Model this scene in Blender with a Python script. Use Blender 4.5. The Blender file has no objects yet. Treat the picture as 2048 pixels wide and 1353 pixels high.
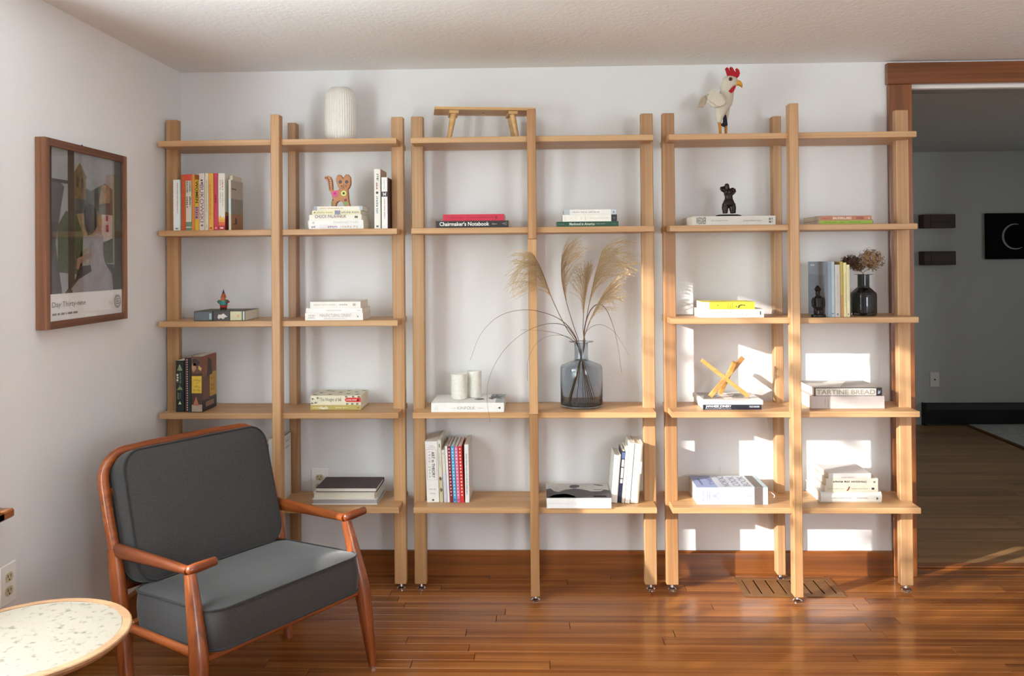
import bpy, bmesh, math, random
from mathutils import Vector, Matrix

random.seed(7)
sc = bpy.context.scene
COL = sc.collection

# ---------------------------------------------------------------- camera
F_PX, PY_PX = 1640.0, 505.96
YAW, PITCH, ROLL = 0.0300, 0.0069, 0.0086
CAM = Vector((0.025, -3.5, 1.3437))
_f = Vector((-math.sin(YAW) * math.cos(PITCH), math.cos(YAW) * math.cos(PITCH), math.sin(PITCH)))
_r0 = Vector((math.cos(YAW), math.sin(YAW), 0))
_u0 = _r0.cross(_f)
_r = _r0 * math.cos(ROLL) - _u0 * math.sin(ROLL)
_u = _r0 * math.sin(ROLL) + _u0 * math.cos(ROLL)
cam_data = bpy.data.cameras.new('camera')
cam_data.sensor_width = 36.0
cam_data.lens = F_PX / 2048 * 36
cam_data.shift_x = 0.0
cam_data.shift_y = -(676.5 - PY_PX) / 2048
cam_data.clip_start = 0.05
cam_ob = bpy.data.objects.new('camera', cam_data)
COL.objects.link(cam_ob)
m3 = Matrix((_r, _u, -_f)).transposed()
cam_ob.matrix_world = Matrix.Translation(CAM) @ m3.to_4x4()
sc.camera = cam_ob

def at(u, v, x=None, y=None, z=None):
    """photo pixel -> point on the plane it touches"""
    d = _f + _r * ((u - 1024) / F_PX) + _u * ((PY_PX - v) / F_PX)
    if y is not None: t = (y - CAM.y) / d.y
    elif x is not None: t = (x - CAM.x) / d.x
    else: t = (z - CAM.z) / d.z
    return CAM + d * t

# ---------------------------------------------------------------- world, sun, exposure
sc.view_settings.view_transform = 'Standard'
sc.view_settings.look = 'None'
sc.view_settings.gamma = 1.0
sc.view_settings.use_curve_mapping = False
sc.view_settings.exposure = 0.98
sc.cycles.max_bounces = 9; sc.cycles.diffuse_bounces = 5; sc.cycles.glossy_bounces = 3; sc.cycles.transmission_bounces = 9
sc.cycles.transparent_max_bounces = 8; sc.cycles.caustics_reflective = False
world = bpy.data.worlds.new('sky'); sc.world = world
world.use_nodes = True
bg = world.node_tree.nodes['Background']
bg.inputs[0].default_value = (0.83, 0.92, 0.98, 1)
bg.inputs[1].default_value = 13.0
SUN_DIR = Vector((1.68, 1.0, -0.56)).normalized()
sun_d = bpy.data.lights.new('sun', 'SUN'); sun_d.energy = 4.2
sun_d.color = (1.0, 0.96, 0.90); sun_d.angle = math.radians(0.6)
sun_o = bpy.data.objects.new('sun', sun_d); COL.objects.link(sun_o)
sun_o.rotation_euler = SUN_DIR.to_track_quat('-Z', 'Y').to_euler()
sun_o.location = (-6, -5, 4)

XL, XR, YF, H = -1.507, 3.0, -5.4, 2.160       # left wall, right wall, wall behind, ceiling
W1 = (-3.20, -1.27, 0.63, 2.03)                  # window in the left wall: y0 y1 z0 z1
W2 = (1.7, 2.6, 0.9, 2.0)                      # window in the wall behind: x0 x1 z0 z1
def portal(name, loc, rot, sx, sy):
    l = bpy.data.lights.new(name, 'AREA'); l.shape = 'RECTANGLE'; l.size = sx; l.size_y = sy
    l.cycles.is_portal = True
    o = bpy.data.objects.new(name, l); COL.objects.link(o); o.location = loc; o.rotation_euler = rot
portal('window_portal', (XL - 0.13, (W1[0] + W1[1]) / 2, (W1[2] + W1[3]) / 2), (0, -math.pi / 2, 0), W1[3] - W1[2], W1[1] - W1[0])
W3 = (0.8, 1.20, 1.1, 1.65)                       # unseen window, added to brighten the far room: y0 y1 z0 z1
portal('window_portal_far', (5.2 + 0.13, (W3[0] + W3[1]) / 2, (W3[2] + W3[3]) / 2), (0, math.pi / 2, 0), W3[3] - W3[2], W3[1] - W3[0])
portal('window_portal_rear', ((W2[0] + W2[1]) / 2, YF - 0.13, (W2[2] + W2[3]) / 2), (math.pi / 2, 0, 0), W2[1] - W2[0], W2[3] - W2[2])

# ---------------------------------------------------------------- materials
def lin(c):
    c /= 255.0
    return c / 12.92 if c <= 0.04045 else ((c + 0.055) / 1.055) ** 2.4
def rgb(h):
    if isinstance(h, tuple): return h
    h = h.lstrip('#')
    return tuple(lin(int(h[i:i + 2], 16)) for i in (0, 2, 4))
_mats = {}
def mat(col, rough=0.55, metal=0.0, vary=0.06, nscale=30, bump=0.0, coat=0.0, spec=0.5):
    key = (col, rough, metal, vary, nscale, bump, coat, spec)
    if key in _mats: return _mats[key]
    m = bpy.data.materials.new('paint_' + (col if isinstance(col, str) else 'mix').lstrip('#'))
    m.use_nodes = True
    nt = m.node_tree; b = nt.nodes['Principled BSDF']
    c = rgb(col)
    tc = nt.nodes.new('ShaderNodeTexCoord'); n = nt.nodes.new('ShaderNodeTexNoise')
    n.inputs['Scale'].default_value = nscale; n.inputs['Detail'].default_value = 4
    nt.links.new(tc.outputs['Object'], n.inputs['Vector'])
    r = nt.nodes.new('ShaderNodeValToRGB')
    r.color_ramp.elements[0].position = 0.3; r.color_ramp.elements[1].position = 0.7
    r.color_ramp.elements[0].color = (*[x * (1 - vary) for x in c], 1)
    r.color_ramp.elements[1].color = (*[min(1, x * (1 + vary)) for x in c], 1)
    nt.links.new(n.outputs['Fac'], r.inputs['Fac']); nt.links.new(r.outputs['Color'], b.inputs['Base Color'])
    b.inputs['Roughness'].default_value = rough; b.inputs['Metallic'].default_value = metal
    b.inputs['Coat Weight'].default_value = coat; b.inputs['Specular IOR Level'].default_value = spec
    if bump:
        bp = nt.nodes.new('ShaderNodeBump'); bp.inputs['Strength'].default_value = bump; bp.inputs['Distance'].default_value = 0.002
        nt.links.new(n.outputs['Fac'], bp.inputs['Height']); nt.links.new(bp.outputs['Normal'], b.inputs['Normal'])
    _mats[key] = m
    return m
def wood(name, light, dark, axis='x', fine=60.0, along=1.6, rough=0.42, contrast=(0.39, 0.62), jitter=0.12, coat=0.0, bump=0.08, warm=0.0):
    m = bpy.data.materials.new(name); m.use_nodes = True
    nt = m.node_tree; b = nt.nodes['Principled BSDF']; L = nt.links.new
    tc = nt.nodes.new('ShaderNodeTexCoord'); oi = nt.nodes.new('ShaderNodeObjectInfo')
    mul = nt.nodes.new('ShaderNodeVectorMath'); mul.operation = 'MULTIPLY_ADD'
    rnd = nt.nodes.new('ShaderNodeMath'); rnd.operation = 'MULTIPLY'; rnd.inputs[1].default_value = 37.0
    L(oi.outputs['Random'], rnd.inputs[0])
    comb = nt.nodes.new('ShaderNodeCombineXYZ')
    for i in range(3): L(rnd.outputs[0], comb.inputs[i])
    s = [fine, fine, fine]; s['xyz'.index(axis)] = along
    mul.inputs[1].default_value = s
    L(tc.outputs['Object'], mul.inputs[0]); L(comb.outputs[0], mul.inputs[2])
    n1 = nt.nodes.new('ShaderNodeTexNoise'); n1.inputs['Scale'].default_value = 1.0; n1.inputs['Detail'].default_value = 6; n1.inputs['Distortion'].default_value = 0.6
    L(mul.outputs[0], n1.inputs['Vector'])
    mul2 = nt.nodes.new('ShaderNodeVectorMath'); mul2.operation = 'MULTIPLY_ADD'
    s2 = [fine * 0.16] * 3; s2['xyz'.index(axis)] = along * 0.5
    mul2.inputs[1].default_value = s2
    L(tc.outputs['Object'], mul2.inputs[0]); L(comb.outputs[0], mul2.inputs[2])
    n2 = nt.nodes.new('ShaderNodeTexNoise'); n2.inputs['Scale'].default_value = 1.0; n2.inputs['Detail'].default_value = 3
    L(mul2.outputs[0], n2.inputs['Vector'])
    mixf = nt.nodes.new('ShaderNodeMix'); mixf.data_type = 'FLOAT'; mixf.inputs[0].default_value = 0.45
    L(n1.outputs['Fac'], mixf.inputs[2]); L(n2.outputs['Fac'], mixf.inputs[3])
    r = nt.nodes.new('ShaderNodeValToRGB')
    r.color_ramp.elements[0].position = contrast[0]; r.color_ramp.elements[1].position = contrast[1]
    r.color_ramp.elements[0].color = (*rgb(dark), 1); r.color_ramp.elements[1].color = (*rgb(light), 1)
    L(mixf.outputs[0], r.inputs['Fac'])
    hsv = nt.nodes.new('ShaderNodeHueSaturation')
    mr = nt.nodes.new('ShaderNodeMapRange'); mr.inputs['To Min'].default_value = 1 - jitter; mr.inputs['To Max'].default_value = 1 + jitter
    L(oi.outputs['Random'], mr.inputs['Value']); L(mr.outputs[0], hsv.inputs['Value'])
    L(r.outputs['Color'], hsv.inputs['Color']); L(hsv.outputs['Color'], b.inputs['Base Color'])
    b.inputs['Roughness'].default_value = rough; b.inputs['Coat Weight'].default_value = coat
    b.inputs['Coat Roughness'].default_value = 0.12
    bp = nt.nodes.new('ShaderNodeBump'); bp.inputs['Strength'].default_value = bump; bp.inputs['Distance'].default_value = 0.001
    L(n1.outputs['Fac'], bp.inputs['Height']); L(bp.outputs['Normal'], b.inputs['Normal'])
    return m
def plaster(name, col, scale, strength, rough=0.85):
    m = bpy.data.materials.new(name); m.use_nodes = True
    nt = m.node_tree; b = nt.nodes['Principled BSDF']; L = nt.links.new
    tc = nt.nodes.new('ShaderNodeTexCoord'); n = nt.nodes.new('ShaderNodeTexNoise')
    n.inputs['Scale'].default_value = scale; n.inputs['Detail'].default_value = 5
    L(tc.outputs['Object'], n.inputs['Vector'])
    bp = nt.nodes.new('ShaderNodeBump'); bp.inputs['Strength'].default_value = strength; bp.inputs['Distance'].default_value = 0.004
    L(n.outputs['Fac'], bp.inputs['Height']); L(bp.outputs['Normal'], b.inputs['Normal'])
    n2 = nt.nodes.new('ShaderNodeTexNoise'); n2.inputs['Scale'].default_value = 1.5
    L(tc.outputs['Object'], n2.inputs['Vector'])
    r = nt.nodes.new('ShaderNodeValToRGB'); c = rgb(col)
    r.color_ramp.elements[0].color = (*[x * 0.98 for x in c], 1); r.color_ramp.elements[1].color = (*[min(1, x * 1.02) for x in c], 1)
    L(n2.outputs['Fac'], r.inputs['Fac']); L(r.outputs['Color'], b.inputs['Base Color'])
    b.inputs['Roughness'].default_value = rough; b.inputs['Specular IOR Level'].default_value = 0.25
    return m
def fabric(name, col, col2):
    m = bpy.data.materials.new(name); m.use_nodes = True
    nt = m.node_tree; b = nt.nodes['Principled BSDF']; L = nt.links.new
    tc = nt.nodes.new('ShaderNodeTexCoord')
    n = nt.nodes.new('ShaderNodeTexNoise'); n.inputs['Scale'].default_value = 420; n.inputs['Detail'].default_value = 2
    L(tc.outputs['Object'], n.inputs['Vector'])
    r = nt.nodes.new('ShaderNodeValToRGB'); r.color_ramp.elements[0].position = 0.3; r.color_ramp.elements[1].position = 0.7
    r.color_ramp.elements[0].color = (*rgb(col), 1); r.color_ramp.elements[1].color = (*rgb(col2), 1)
    L(n.outputs['Fac'], r.inputs['Fac']); L(r.outputs['Color'], b.inputs['Base Color'])
    bp = nt.nodes.new('ShaderNodeBump'); bp.inputs['Strength'].default_value = 0.25; bp.inputs['Distance'].default_value = 0.001
    L(n.outputs['Fac'], bp.inputs['Height']); L(bp.outputs['Normal'], b.inputs['Normal'])
    b.inputs['Roughness'].default_value = 0.9; b.inputs['Sheen Weight'].default_value = 0.25; b.inputs['Sheen Roughness'].default_value = 0.4
    b.inputs['Specular IOR Level'].default_value = 0.2
    return m
def glass(name, col, rough=0.0):
    m = bpy.data.materials.new(name); m.use_nodes = True
    b = m.node_tree.nodes['Principled BSDF']
    b.inputs['Base Color'].default_value = (*rgb(col), 1); b.inputs['Roughness'].default_value = rough
    b.inputs['Transmission Weight'].default_value = 1.0; b.inputs['IOR'].default_value = 1.45
    return m
def pane_mat(name):
    m = bpy.data.materials.new(name); m.use_nodes = True
    nt = m.node_tree; nt.nodes.remove(nt.nodes['Principled BSDF'])
    out = [n for n in nt.nodes if n.type == 'OUTPUT_MATERIAL'][0]
    t = nt.nodes.new('ShaderNodeBsdfTransparent'); g = nt.nodes.new('ShaderNodeBsdfGlossy'); g.inputs['Roughness'].default_value = 0.02
    lw = nt.nodes.new('ShaderNodeLayerWeight'); lw.inputs['Blend'].default_value = 0.5      # Schlick reflectance, the same from both sides
    p5 = nt.nodes.new('ShaderNodeMath'); p5.operation = 'POWER'; p5.inputs[1].default_value = 5.0
    fr = nt.nodes.new('ShaderNodeMath'); fr.operation = 'MULTIPLY_ADD'; fr.inputs[1].default_value = 0.96; fr.inputs[2].default_value = 0.04
    nt.links.new(lw.outputs['Facing'], p5.inputs[0]); nt.links.new(p5.outputs[0], fr.inputs[0])
    mx = nt.nodes.new('ShaderNodeMixShader')
    nt.links.new(fr.outputs[0], mx.inputs[0]); nt.links.new(t.outputs[0], mx.inputs[1]); nt.links.new(g.outputs[0], mx.inputs[2])
    nt.links.new(mx.outputs[0], out.inputs['Surface'])
    return m
def page_mat():
    m = bpy.data.materials.new('book_pages'); m.use_nodes = True
    nt = m.node_tree; b = nt.nodes['Principled BSDF']; L = nt.links.new
    oi = nt.nodes.new('ShaderNodeObjectInfo')
    mx = nt.nodes.new('ShaderNodeMix'); mx.data_type = 'RGBA'
    mx.inputs[6].default_value = (*rgb('#e6dcc8'), 1); mx.inputs[7].default_value = (*rgb('#f0ece2'), 1)
    L(oi.outputs['Random'], mx.inputs[0])
    tc = nt.nodes.new('ShaderNodeTexCoord'); n = nt.nodes.new('ShaderNodeTexNoise'); n.inputs['Scale'].default_value = 700
    L(tc.outputs['Object'], n.inputs['Vector'])
    hs = nt.nodes.new('ShaderNodeHueSaturation'); mr = nt.nodes.new('ShaderNodeMapRange')
    mr.inputs['To Min'].default_value = 0.86; mr.inputs['To Max'].default_value = 1.08
    L(n.outputs['Fac'], mr.inputs['Value']); L(mr.outputs[0], hs.inputs['Value']); L(mx.outputs[2], hs.inputs['Color'])
    L(hs.outputs['Color'], b.inputs['Base Color']); b.inputs['Roughness'].default_value = 0.9
    return m
M = {}
M['wall'] = plaster('wall_paint', '#e9e8e7', 180, 0.12)
M['ceiling'] = plaster('ceiling_plaster', '#f0efed', 60, 0.55)
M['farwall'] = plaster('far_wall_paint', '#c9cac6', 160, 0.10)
M['shelf_x'] = wood('oak_board', '#cca274', '#b4875a', 'x', 70, 1.5, 0.45)
M['shelf_z'] = wood('oak_post', '#c89e70', '#ad8055', 'z', 75, 1.5, 0.45)
M['shelf_z2'] = wood('oak_post_brown', '#b4885c', '#966a44', 'z', 75, 1.5, 0.45)
M['trim_x'] = wood('trim_wood', '#98592a', '#703f1a', 'x', 55, 1.2, 0.3, coat=0.3)
M['trim_y'] = wood('trim_wood_side', '#98592a', '#703f1a', 'y', 55, 1.2, 0.3, coat=0.3)
M['trim_z'] = wood('trim_wood_upright', '#98592a', '#703f1a', 'z', 55, 1.2, 0.3, coat=0.3)
M['plank'] = wood('pine_floor', '#a5672f', '#7e4519', 'x', 45, 0.7, 0.24, jitter=0.17, coat=0.35, bump=0.05)
M['farplank'] = wood('oak_floor', '#a98258', '#86623f', 'x', 26, 0.9, 0.4, jitter=0.16, bump=0.05)
M['teak_z'] = wood('teak_upright', '#9f5425', '#6c3113', 'z', 60, 2.0, 0.3, coat=0.25)
M['teak_x'] = wood('teak_across', '#9f5425', '#6c3113', 'x', 60, 2.0, 0.3, coat=0.25)
M['teak_y'] = wood('teak_along', '#9f5425', '#6c3113', 'y', 60, 2.0, 0.3, coat=0.25)
M['walnut_z'] = wood('walnut_upright', '#9a6a4d', '#6b4330', 'z', 80, 2.0, 0.45)
M['walnut_y'] = wood('walnut_across', '#7d4f39', '#57321f', 'y', 80, 2.0, 0.45)
M['maple'] = wood('maple', '#dcb37c', '#c79a60', 'x', 60, 2.0, 0.4)
M['ash'] = wood('ash_rim', '#b08a66', '#967050', 'x', 60, 4.0, 0.45)
M['tablebase'] = wood('table_base_wood', '#b89a7c', '#8f7256', 'z', 50, 3.0, 0.5)
M['sculpt'] = wood('sculpture_wood', '#cf9a55', '#b27c3c', 'x', 70, 3.0, 0.45)
M['fabric'] = fabric('charcoal_fabric', '#373535', '#484645')
M['piping'] = fabric('charcoal_piping', '#2b2a2a', '#383636')
M['chrome'] = mat('#e6e6e8', 0.2, 1.0, 0.02)
M['pages'] = page_mat()
M['pane'] = pane_mat('window_glass')
M['blueglass'] = glass('smoke_blue_glass', '#dbe2e9')
M['darkglass'] = glass('smoke_black_glass', '#6f7377')
M['white'] = mat('#f2efe9', 0.5, vary=0.02)
M['ceramic'] = mat('#e9e5dc', 0.38, vary=0.03, nscale=60)
M['bronze'] = mat('#281c17', 0.34, 0.3, 0.2, 60)
M['blackpaint'] = mat('#0b0b0c', 0.5, vary=0.1)

# ---------------------------------------------------------------- mesh helpers
class MB:
    def __init__(s): s.v = []; s.f = []
    def add(s, vs, fs, mtx=None):
        o = len(s.v)
        s.v += [tuple(mtx @ Vector(p)) if mtx else tuple(p) for p in vs]
        s.f += [tuple(i + o for i in f) for f in fs]
        return s
    def box(s, x0, x1, y0, y1, z0, z1, bev=0.0, mtx=None):
        if not bev:
            vs = [(x, y, z) for x in (x0, x1) for y in (y0, y1) for z in (z0, z1)]
            return s.add(vs, [(0, 1, 3, 2), (4, 6, 7, 5), (0, 4, 5, 1), (2, 3, 7, 6), (0, 2, 6, 4), (1, 5, 7, 3)], mtx)
        bm = bmesh.new(); bmesh.ops.create_cube(bm, size=1)
        bmesh.ops.scale(bm, vec=(x1 - x0, y1 - y0, z1 - z0), verts=bm.verts)
        bmesh.ops.translate(bm, vec=((x0 + x1) / 2, (y0 + y1) / 2, (z0 + z1) / 2), verts=bm.verts)
        bmesh.ops.bevel(bm, geom=list(bm.edges), offset=bev, segments=1, affect='EDGES', profile=0.5)
        bm.verts.index_update()
        r = s.add([v.co for v in bm.verts], [[v.index for v in f.verts] for f in bm.faces], mtx)
        bm.free(); return r
    def prism(s, poly, a, b, axis='z', mtx=None):
        n = len(poly)
        def P(p, t):
            return {'z': (p[0], p[1], t), 'y': (p[0], t, p[1]), 'x': (t, p[0], p[1])}[axis]
        vs = [P(p, a) for p in poly] + [P(p, b) for p in poly]
        fs = [tuple(range(n))[::-1], tuple(range(n, 2 * n))] + [(i, (i + 1) % n, n + (i + 1) % n, n + i) for i in range(n)]
        return s.add(vs, fs, mtx)
    def lathe(s, prof, n=32, mtx=None, flute=None):
        vs = []; fs = []
        for (r, z) in prof:
            for i in range(n):
                a = 2 * math.pi * i / n
                rr = r * (1 + (flute[1] * math.cos(flute[0] * a) if flute and z > flute[2] and z < flute[3] else 0))
                vs.append((rr * math.cos(a), rr * math.sin(a), z))
        for k in range(len(prof) - 1):
            for i in range(n):
                j = (i + 1) % n
                fs.append((k * n + i, k * n + j, (k + 1) * n + j, (k + 1) * n + i))
        if prof[0][0] > 1e-6: fs.append(tuple(range(n))[::-1])
        if prof[-1][0] > 1e-6: fs.append(tuple(range((len(prof) - 1) * n, len(prof) * n)))
        return s.add(vs, fs, mtx)
    def tube(s, path, rad, n=10, mtx=None, up=None):
        path = [Vector(p) for p in path]; m = len(path)
        vs = []; fs = []; prev = None
        for k, p in enumerate(path):
            t = (path[min(k + 1, m - 1)] - path[max(k - 1, 0)]).normalized()
            if prev is None:
                ref = Vector(up) if up else (Vector((0, 0, 1)) if abs(t.z) < 0.9 else Vector((1, 0, 0)))
                a = (ref - t * ref.dot(t)).normalized()
            else:
                a = (prev - t * prev.dot(t)).normalized()
            prev = a; b = t.cross(a)
            r = rad[k] if isinstance(rad, list) else rad
            ra, rb = r if isinstance(r, tuple) else (r, r)
            for i in range(n):
                an = 2 * math.pi * i / n
                vs.append(tuple(p + a * (ra * math.cos(an)) + b * (rb * math.sin(an))))
        for k in range(m - 1):
            for i in range(n):
                j = (i + 1) % n
                fs.append((k * n + i, k * n + j, (k + 1) * n + j, (k + 1) * n + i))
        fs.append(tuple(range(n))[::-1]); fs.append(tuple(range((m - 1) * n, m * n)))
        return s.add(vs, fs, mtx)
    def ball(s, c, r, nu=16, nv=10, mtx=None):
        r = r if isinstance(r, tuple) else (r, r, r)
        prof = [(math.sin(math.pi * k / nv), -math.cos(math.pi * k / nv)) for k in range(nv + 1)]
        T = Matrix.Translation(c) @ Matrix.Diagonal((*r, 1))
        prof[0] = (1e-4, -1); prof[-1] = (1e-4, 1)
        return s.lathe(prof, nu, (mtx @ T) if mtx else T)
    def build(s, name, m=None, parent=None, smooth=False, loc=None, rot=None, remesh=None, angle=None):
        me = bpy.data.meshes.new(name); me.from_pydata(s.v, [], s.f); me.validate()
        bm = bmesh.new(); bm.from_mesh(me); bmesh.ops.recalc_face_normals(bm, faces=bm.faces); bm.to_mesh(me); bm.free()
        o = bpy.data.objects.new(name, me); COL.objects.link(o)
        if remesh:
            md = o.modifiers.new('r', 'REMESH'); md.mode = 'VOXEL'; md.voxel_size = remesh
            sm = o.modifiers.new('s', 'SMOOTH'); sm.iterations = 5; sm.factor = 0.5
            dg = bpy.context.evaluated_depsgraph_get()
            me2 = bpy.data.meshes.new_from_object(o.evaluated_get(dg)); o.modifiers.clear(); o.data = me2; me = me2
        if m: me.materials.clear(); me.materials.append(m)
        if smooth:
            me.polygons.foreach_set('use_smooth', [True] * len(me.polygons))
            if angle:
                bm = bmesh.new(); bm.from_mesh(me)
                for e in bm.edges:
                    if len(e.link_faces) == 2 and e.calc_face_angle(0) > angle: e.smooth = False
                bm.to_mesh(me); bm.free()
        if parent: o.parent = parent
        if loc: o.location = loc
        if rot: o.rotation_euler = rot
        return o
def thing(name, label, cat, loc=(0, 0, 0), rotz=0.0, group=None, roty=0.0):
    o = bpy.data.objects.new(name, None); COL.objects.link(o)
    o.empty_display_size = 0.05
    o.location = loc; o.rotation_euler = (0, roty, rotz); o['label'] = label; o['category'] = cat
    if group: o['group'] = group
    return o
def tag(o, label, cat, group=None):
    o['label'] = label; o['category'] = cat
    if group: o['group'] = group
    return o
def struct(o): o['kind'] = 'structure'; return o
def spline(pts, n=8):
    P = [Vector(p) for p in pts]; out = []
    Q = [P[0] * 2 - P[1]] + P + [P[-1] * 2 - P[-2]]
    for i in range(1, len(Q) - 2):
        for k in range(n):
            t = k / n; a, b, c, d = Q[i - 1], Q[i], Q[i + 1], Q[i + 2]
            out.append(0.5 * ((2 * b) + (c - a) * t + (2 * a - 5 * b + 4 * c - d) * t * t + (3 * b - a - 3 * c + d) * t ** 3))
    out.append(P[-1]); return out
def lerp_list(vals, n):
    out = []
    for i in range(n):
        t = i / (n - 1) * (len(vals) - 1); k = min(int(t), len(vals) - 2); f = t - k
        out.append(vals[k] * (1 - f) + vals[k + 1] * f)
    return out
_textcache = {}
def text_geo(s, bold=0.0):
    key = (s, bold)
    if key in _textcache: return _textcache[key]
    cu = bpy.data.curves.new('lettering', 'FONT'); cu.body = s; cu.offset = bold; cu.resolution_u = 3
    ob = bpy.data.objects.new('lettering', cu); COL.objects.link(ob)
    dg = bpy.context.evaluated_depsgraph_get()
    me = bpy.data.meshes.new_from_object(ob.evaluated_get(dg))
    vs = [tuple(v.co[:2]) for v in me.vertices]; fs = [tuple(p.vertices) for p in me.polygons]
    bpy.data.objects.remove(ob); bpy.data.curves.remove(cu); bpy.data.meshes.remove(me)
    x0 = min(v[0] for v in vs); x1 = max(v[0] for v in vs); y0 = min(v[1] for v in vs); y1 = max(v[1] for v in vs)
    vs = [((v[0] - x0) / (x1 - x0), (v[1] - y0) / (y1 - y0)) for v in vs]
    _textcache[key] = (vs, fs); return vs, fs

# ================================================================ the room
DX0, DX1, DZ = 1.595, 2.75, 2.058               # doorway in the back wall
FY = 3.10                                        # far room's end wall
b = MB().box(XL - 0.12, DX0, 0, 0.12, -0.06, H).box(DX0, DX1, 0, 0.12, DZ, H).box(DX1, XR + 0.12, 0, 0.12, -0.06, H)
struct(b.build('wall_back', M['wall']))
b = MB().box(XL - 0.12, XL, YF - 0.12, W1[0], -0.06, H).box(XL - 0.12, XL, W1[1], 0.0, -0.06, H)
b.box(XL - 0.12, XL, W1[0], W1[1], -0.06, W1[2]).box(XL - 0.12, XL, W1[0], W1[1], W1[3], H)
struct(b.build('wall_left', M['wall']))
struct(MB().box(XR, XR + 0.12, YF - 0.12, 0, -0.06, H).build('wall_right', M['wall']))
b = MB().box(XL, W2[0], YF - 0.12, YF, -0.06, H).box(W2[1], XR, YF - 0.12, YF, -0.06, H)
b.box(W2[0], W2[1], YF - 0.12, YF, -0.06, W2[2]).box(W2[0], W2[1], YF - 0.12, YF, W2[3], H)
struct(b.build('wall_front', M['wall']))
struct(MB().box(XL - 0.12, XR + 0.12, YF - 0.12, 0.12, H, H + 0.1).build('ceiling', M['ceiling']))
# unseen roof overhang, added to cut skylight on the side table
struct(MB().box(XL - 0.68, XL - 0.12, YF - 0.12, 0.12, H + 0.1, H + 0.16).build('added_eave', M['white']))
# room beyond the doorway
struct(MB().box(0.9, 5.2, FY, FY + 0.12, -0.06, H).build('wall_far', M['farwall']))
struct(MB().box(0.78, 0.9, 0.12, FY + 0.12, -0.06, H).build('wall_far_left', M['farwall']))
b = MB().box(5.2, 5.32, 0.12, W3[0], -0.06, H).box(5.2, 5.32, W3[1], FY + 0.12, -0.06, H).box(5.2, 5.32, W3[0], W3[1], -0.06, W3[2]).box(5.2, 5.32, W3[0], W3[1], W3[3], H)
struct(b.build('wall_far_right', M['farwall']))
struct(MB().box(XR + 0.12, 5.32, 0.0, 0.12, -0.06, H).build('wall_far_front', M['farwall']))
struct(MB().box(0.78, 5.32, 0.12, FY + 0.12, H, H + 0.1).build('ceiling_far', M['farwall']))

# floor: a slab with the single boards laid on it
PW = 0.0578
floor = struct(MB().box(XL - 0.12, XR + 0.12, YF - 0.12, 2 * PW, -0.06, -0.018).build('floor', mat('#2a170a', 0.9)))
def plank_geo(mb, x0, x1, y0, y1, z0=-0.018, z1=0.0, e=0.0009):
    vs = [(x0, y0, z0), (x1, y0, z0), (x1, y1, z0), (x0, y1, z0),
          (x0, y0, z1 - e), (x1, y0, z1 - e), (x1, y1, z1 - e), (x0, y1, z1 - e),
          (x0 + e, y0 + e, z1), (x1 - e, y0 + e, z1), (x1 - e, y1 - e, z1), (x0 + e, y1 - e, z1)]
    fs = [(0, 1, 5, 4), (1, 2, 6, 5), (2, 3, 7, 6), (3, 0, 4, 7), (4, 5, 9, 8), (5, 6, 10, 9), (6, 7, 11, 10), (7, 4, 8, 11), (8, 9, 10, 11)]
    return mb.add(vs, fs)
VX0, VX1, VY0, VY1 = 0.834, 1.230, -0.232, -0.040       # floor register
rest = MB(); row = 0; y = 2 * PW
G_ = 0.0009
while y > YF:
    y0 = y - PW; x = XL + 0.001 - random.uniform(0, 0.9)
    while x < XR:
        ln = random.choice((0.5, 0.8, 1.0, 1.3, 1.6, 2.0)) * random.uniform(0.9, 1.1)
        a, c = max(x, XL + 0.002), min(x + ln, XR - 0.002)
        if y > 0.001: a = max(a, DX0 + 0.002) if c > DX0 + 0.1 else c; c = min(c, DX1 - 0.002)
        x += ln
        if c - a < 0.05: continue
        segs = [(a, c, y0, y)]
        hy0, hy1 = VY0 + 0.012, VY1 - 0.012
        if y0 < hy1 and y > hy0 and c > VX0 + 0.012 and a < VX1 - 0.012:
            segs = [(a, min(c, VX0 + 0.012), y0, y), (max(a, VX1 - 0.012), c, y0, y)]
            xa, xb = max(a, VX0 + 0.012), min(c, VX1 - 0.012)
            if y > hy1: segs.append((xa, xb, hy1, y))
            if y0 < hy0: segs.append((xa, xb, y0, hy0))
        for (s0, s1, p0, p1) in segs:
            if s1 - s0 < 0.01 or p1 - p0 < 0.004: continue
            if y > -1.55:
                cx, cy = (s0 + s1) / 2, (p0 + p1) / 2
                mb = MB(); plank_geo(mb, s0 - cx + G_, s1 - cx - G_, p0 - cy + G_, p1 - cy - G_)
                mb.build('plank', M['plank'], floor, loc=(cx, cy, 0))
            else:
                plank_geo(rest, s0 + G_, s1 - G_, p0 + G_, p1 - G_)
    y = y0
ro = rest.build('plank_rest', M['plank'], floor); ro['kind'] = 'stuff'
fl2 = struct(MB().box(0.9, 5.2, 2 * PW, FY, -0.06, -0.02).build('floor_far', mat('#1d130b', 0.9)))
y = FY - 0.002; FPW = 0.178
while y > 0.125:
    x = 0.9 - random.uniform(0, 1.6); y0 = max(y - FPW, 2 * PW + 0.001)
    while x < 5.2:
        ln = random.uniform(1.3, 2.2); a, c = max(x, 0.902), min(x + ln, 5.198); x += ln
        if c - a < 0.05: continue
        cx, cy = (a + c) / 2, (y + y0) / 2
        mb = MB(); plank_geo(mb, a - cx + 0.0006, c - cx - 0.0006, y0 - cy + 0.0006, y - cy - 0.0006, -0.02, 0.0, 0.0012)
        mb.build('plank', M['farplank'], fl2, loc=(cx, cy, 0))
    y = y0
struct(MB().box(DX0 + 0.001, DX1 - 0.001, 0.075, 0.125, 0.0, 0.007, 0.003).build('trim_1', M['trim_x']))   # threshold strip

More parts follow.
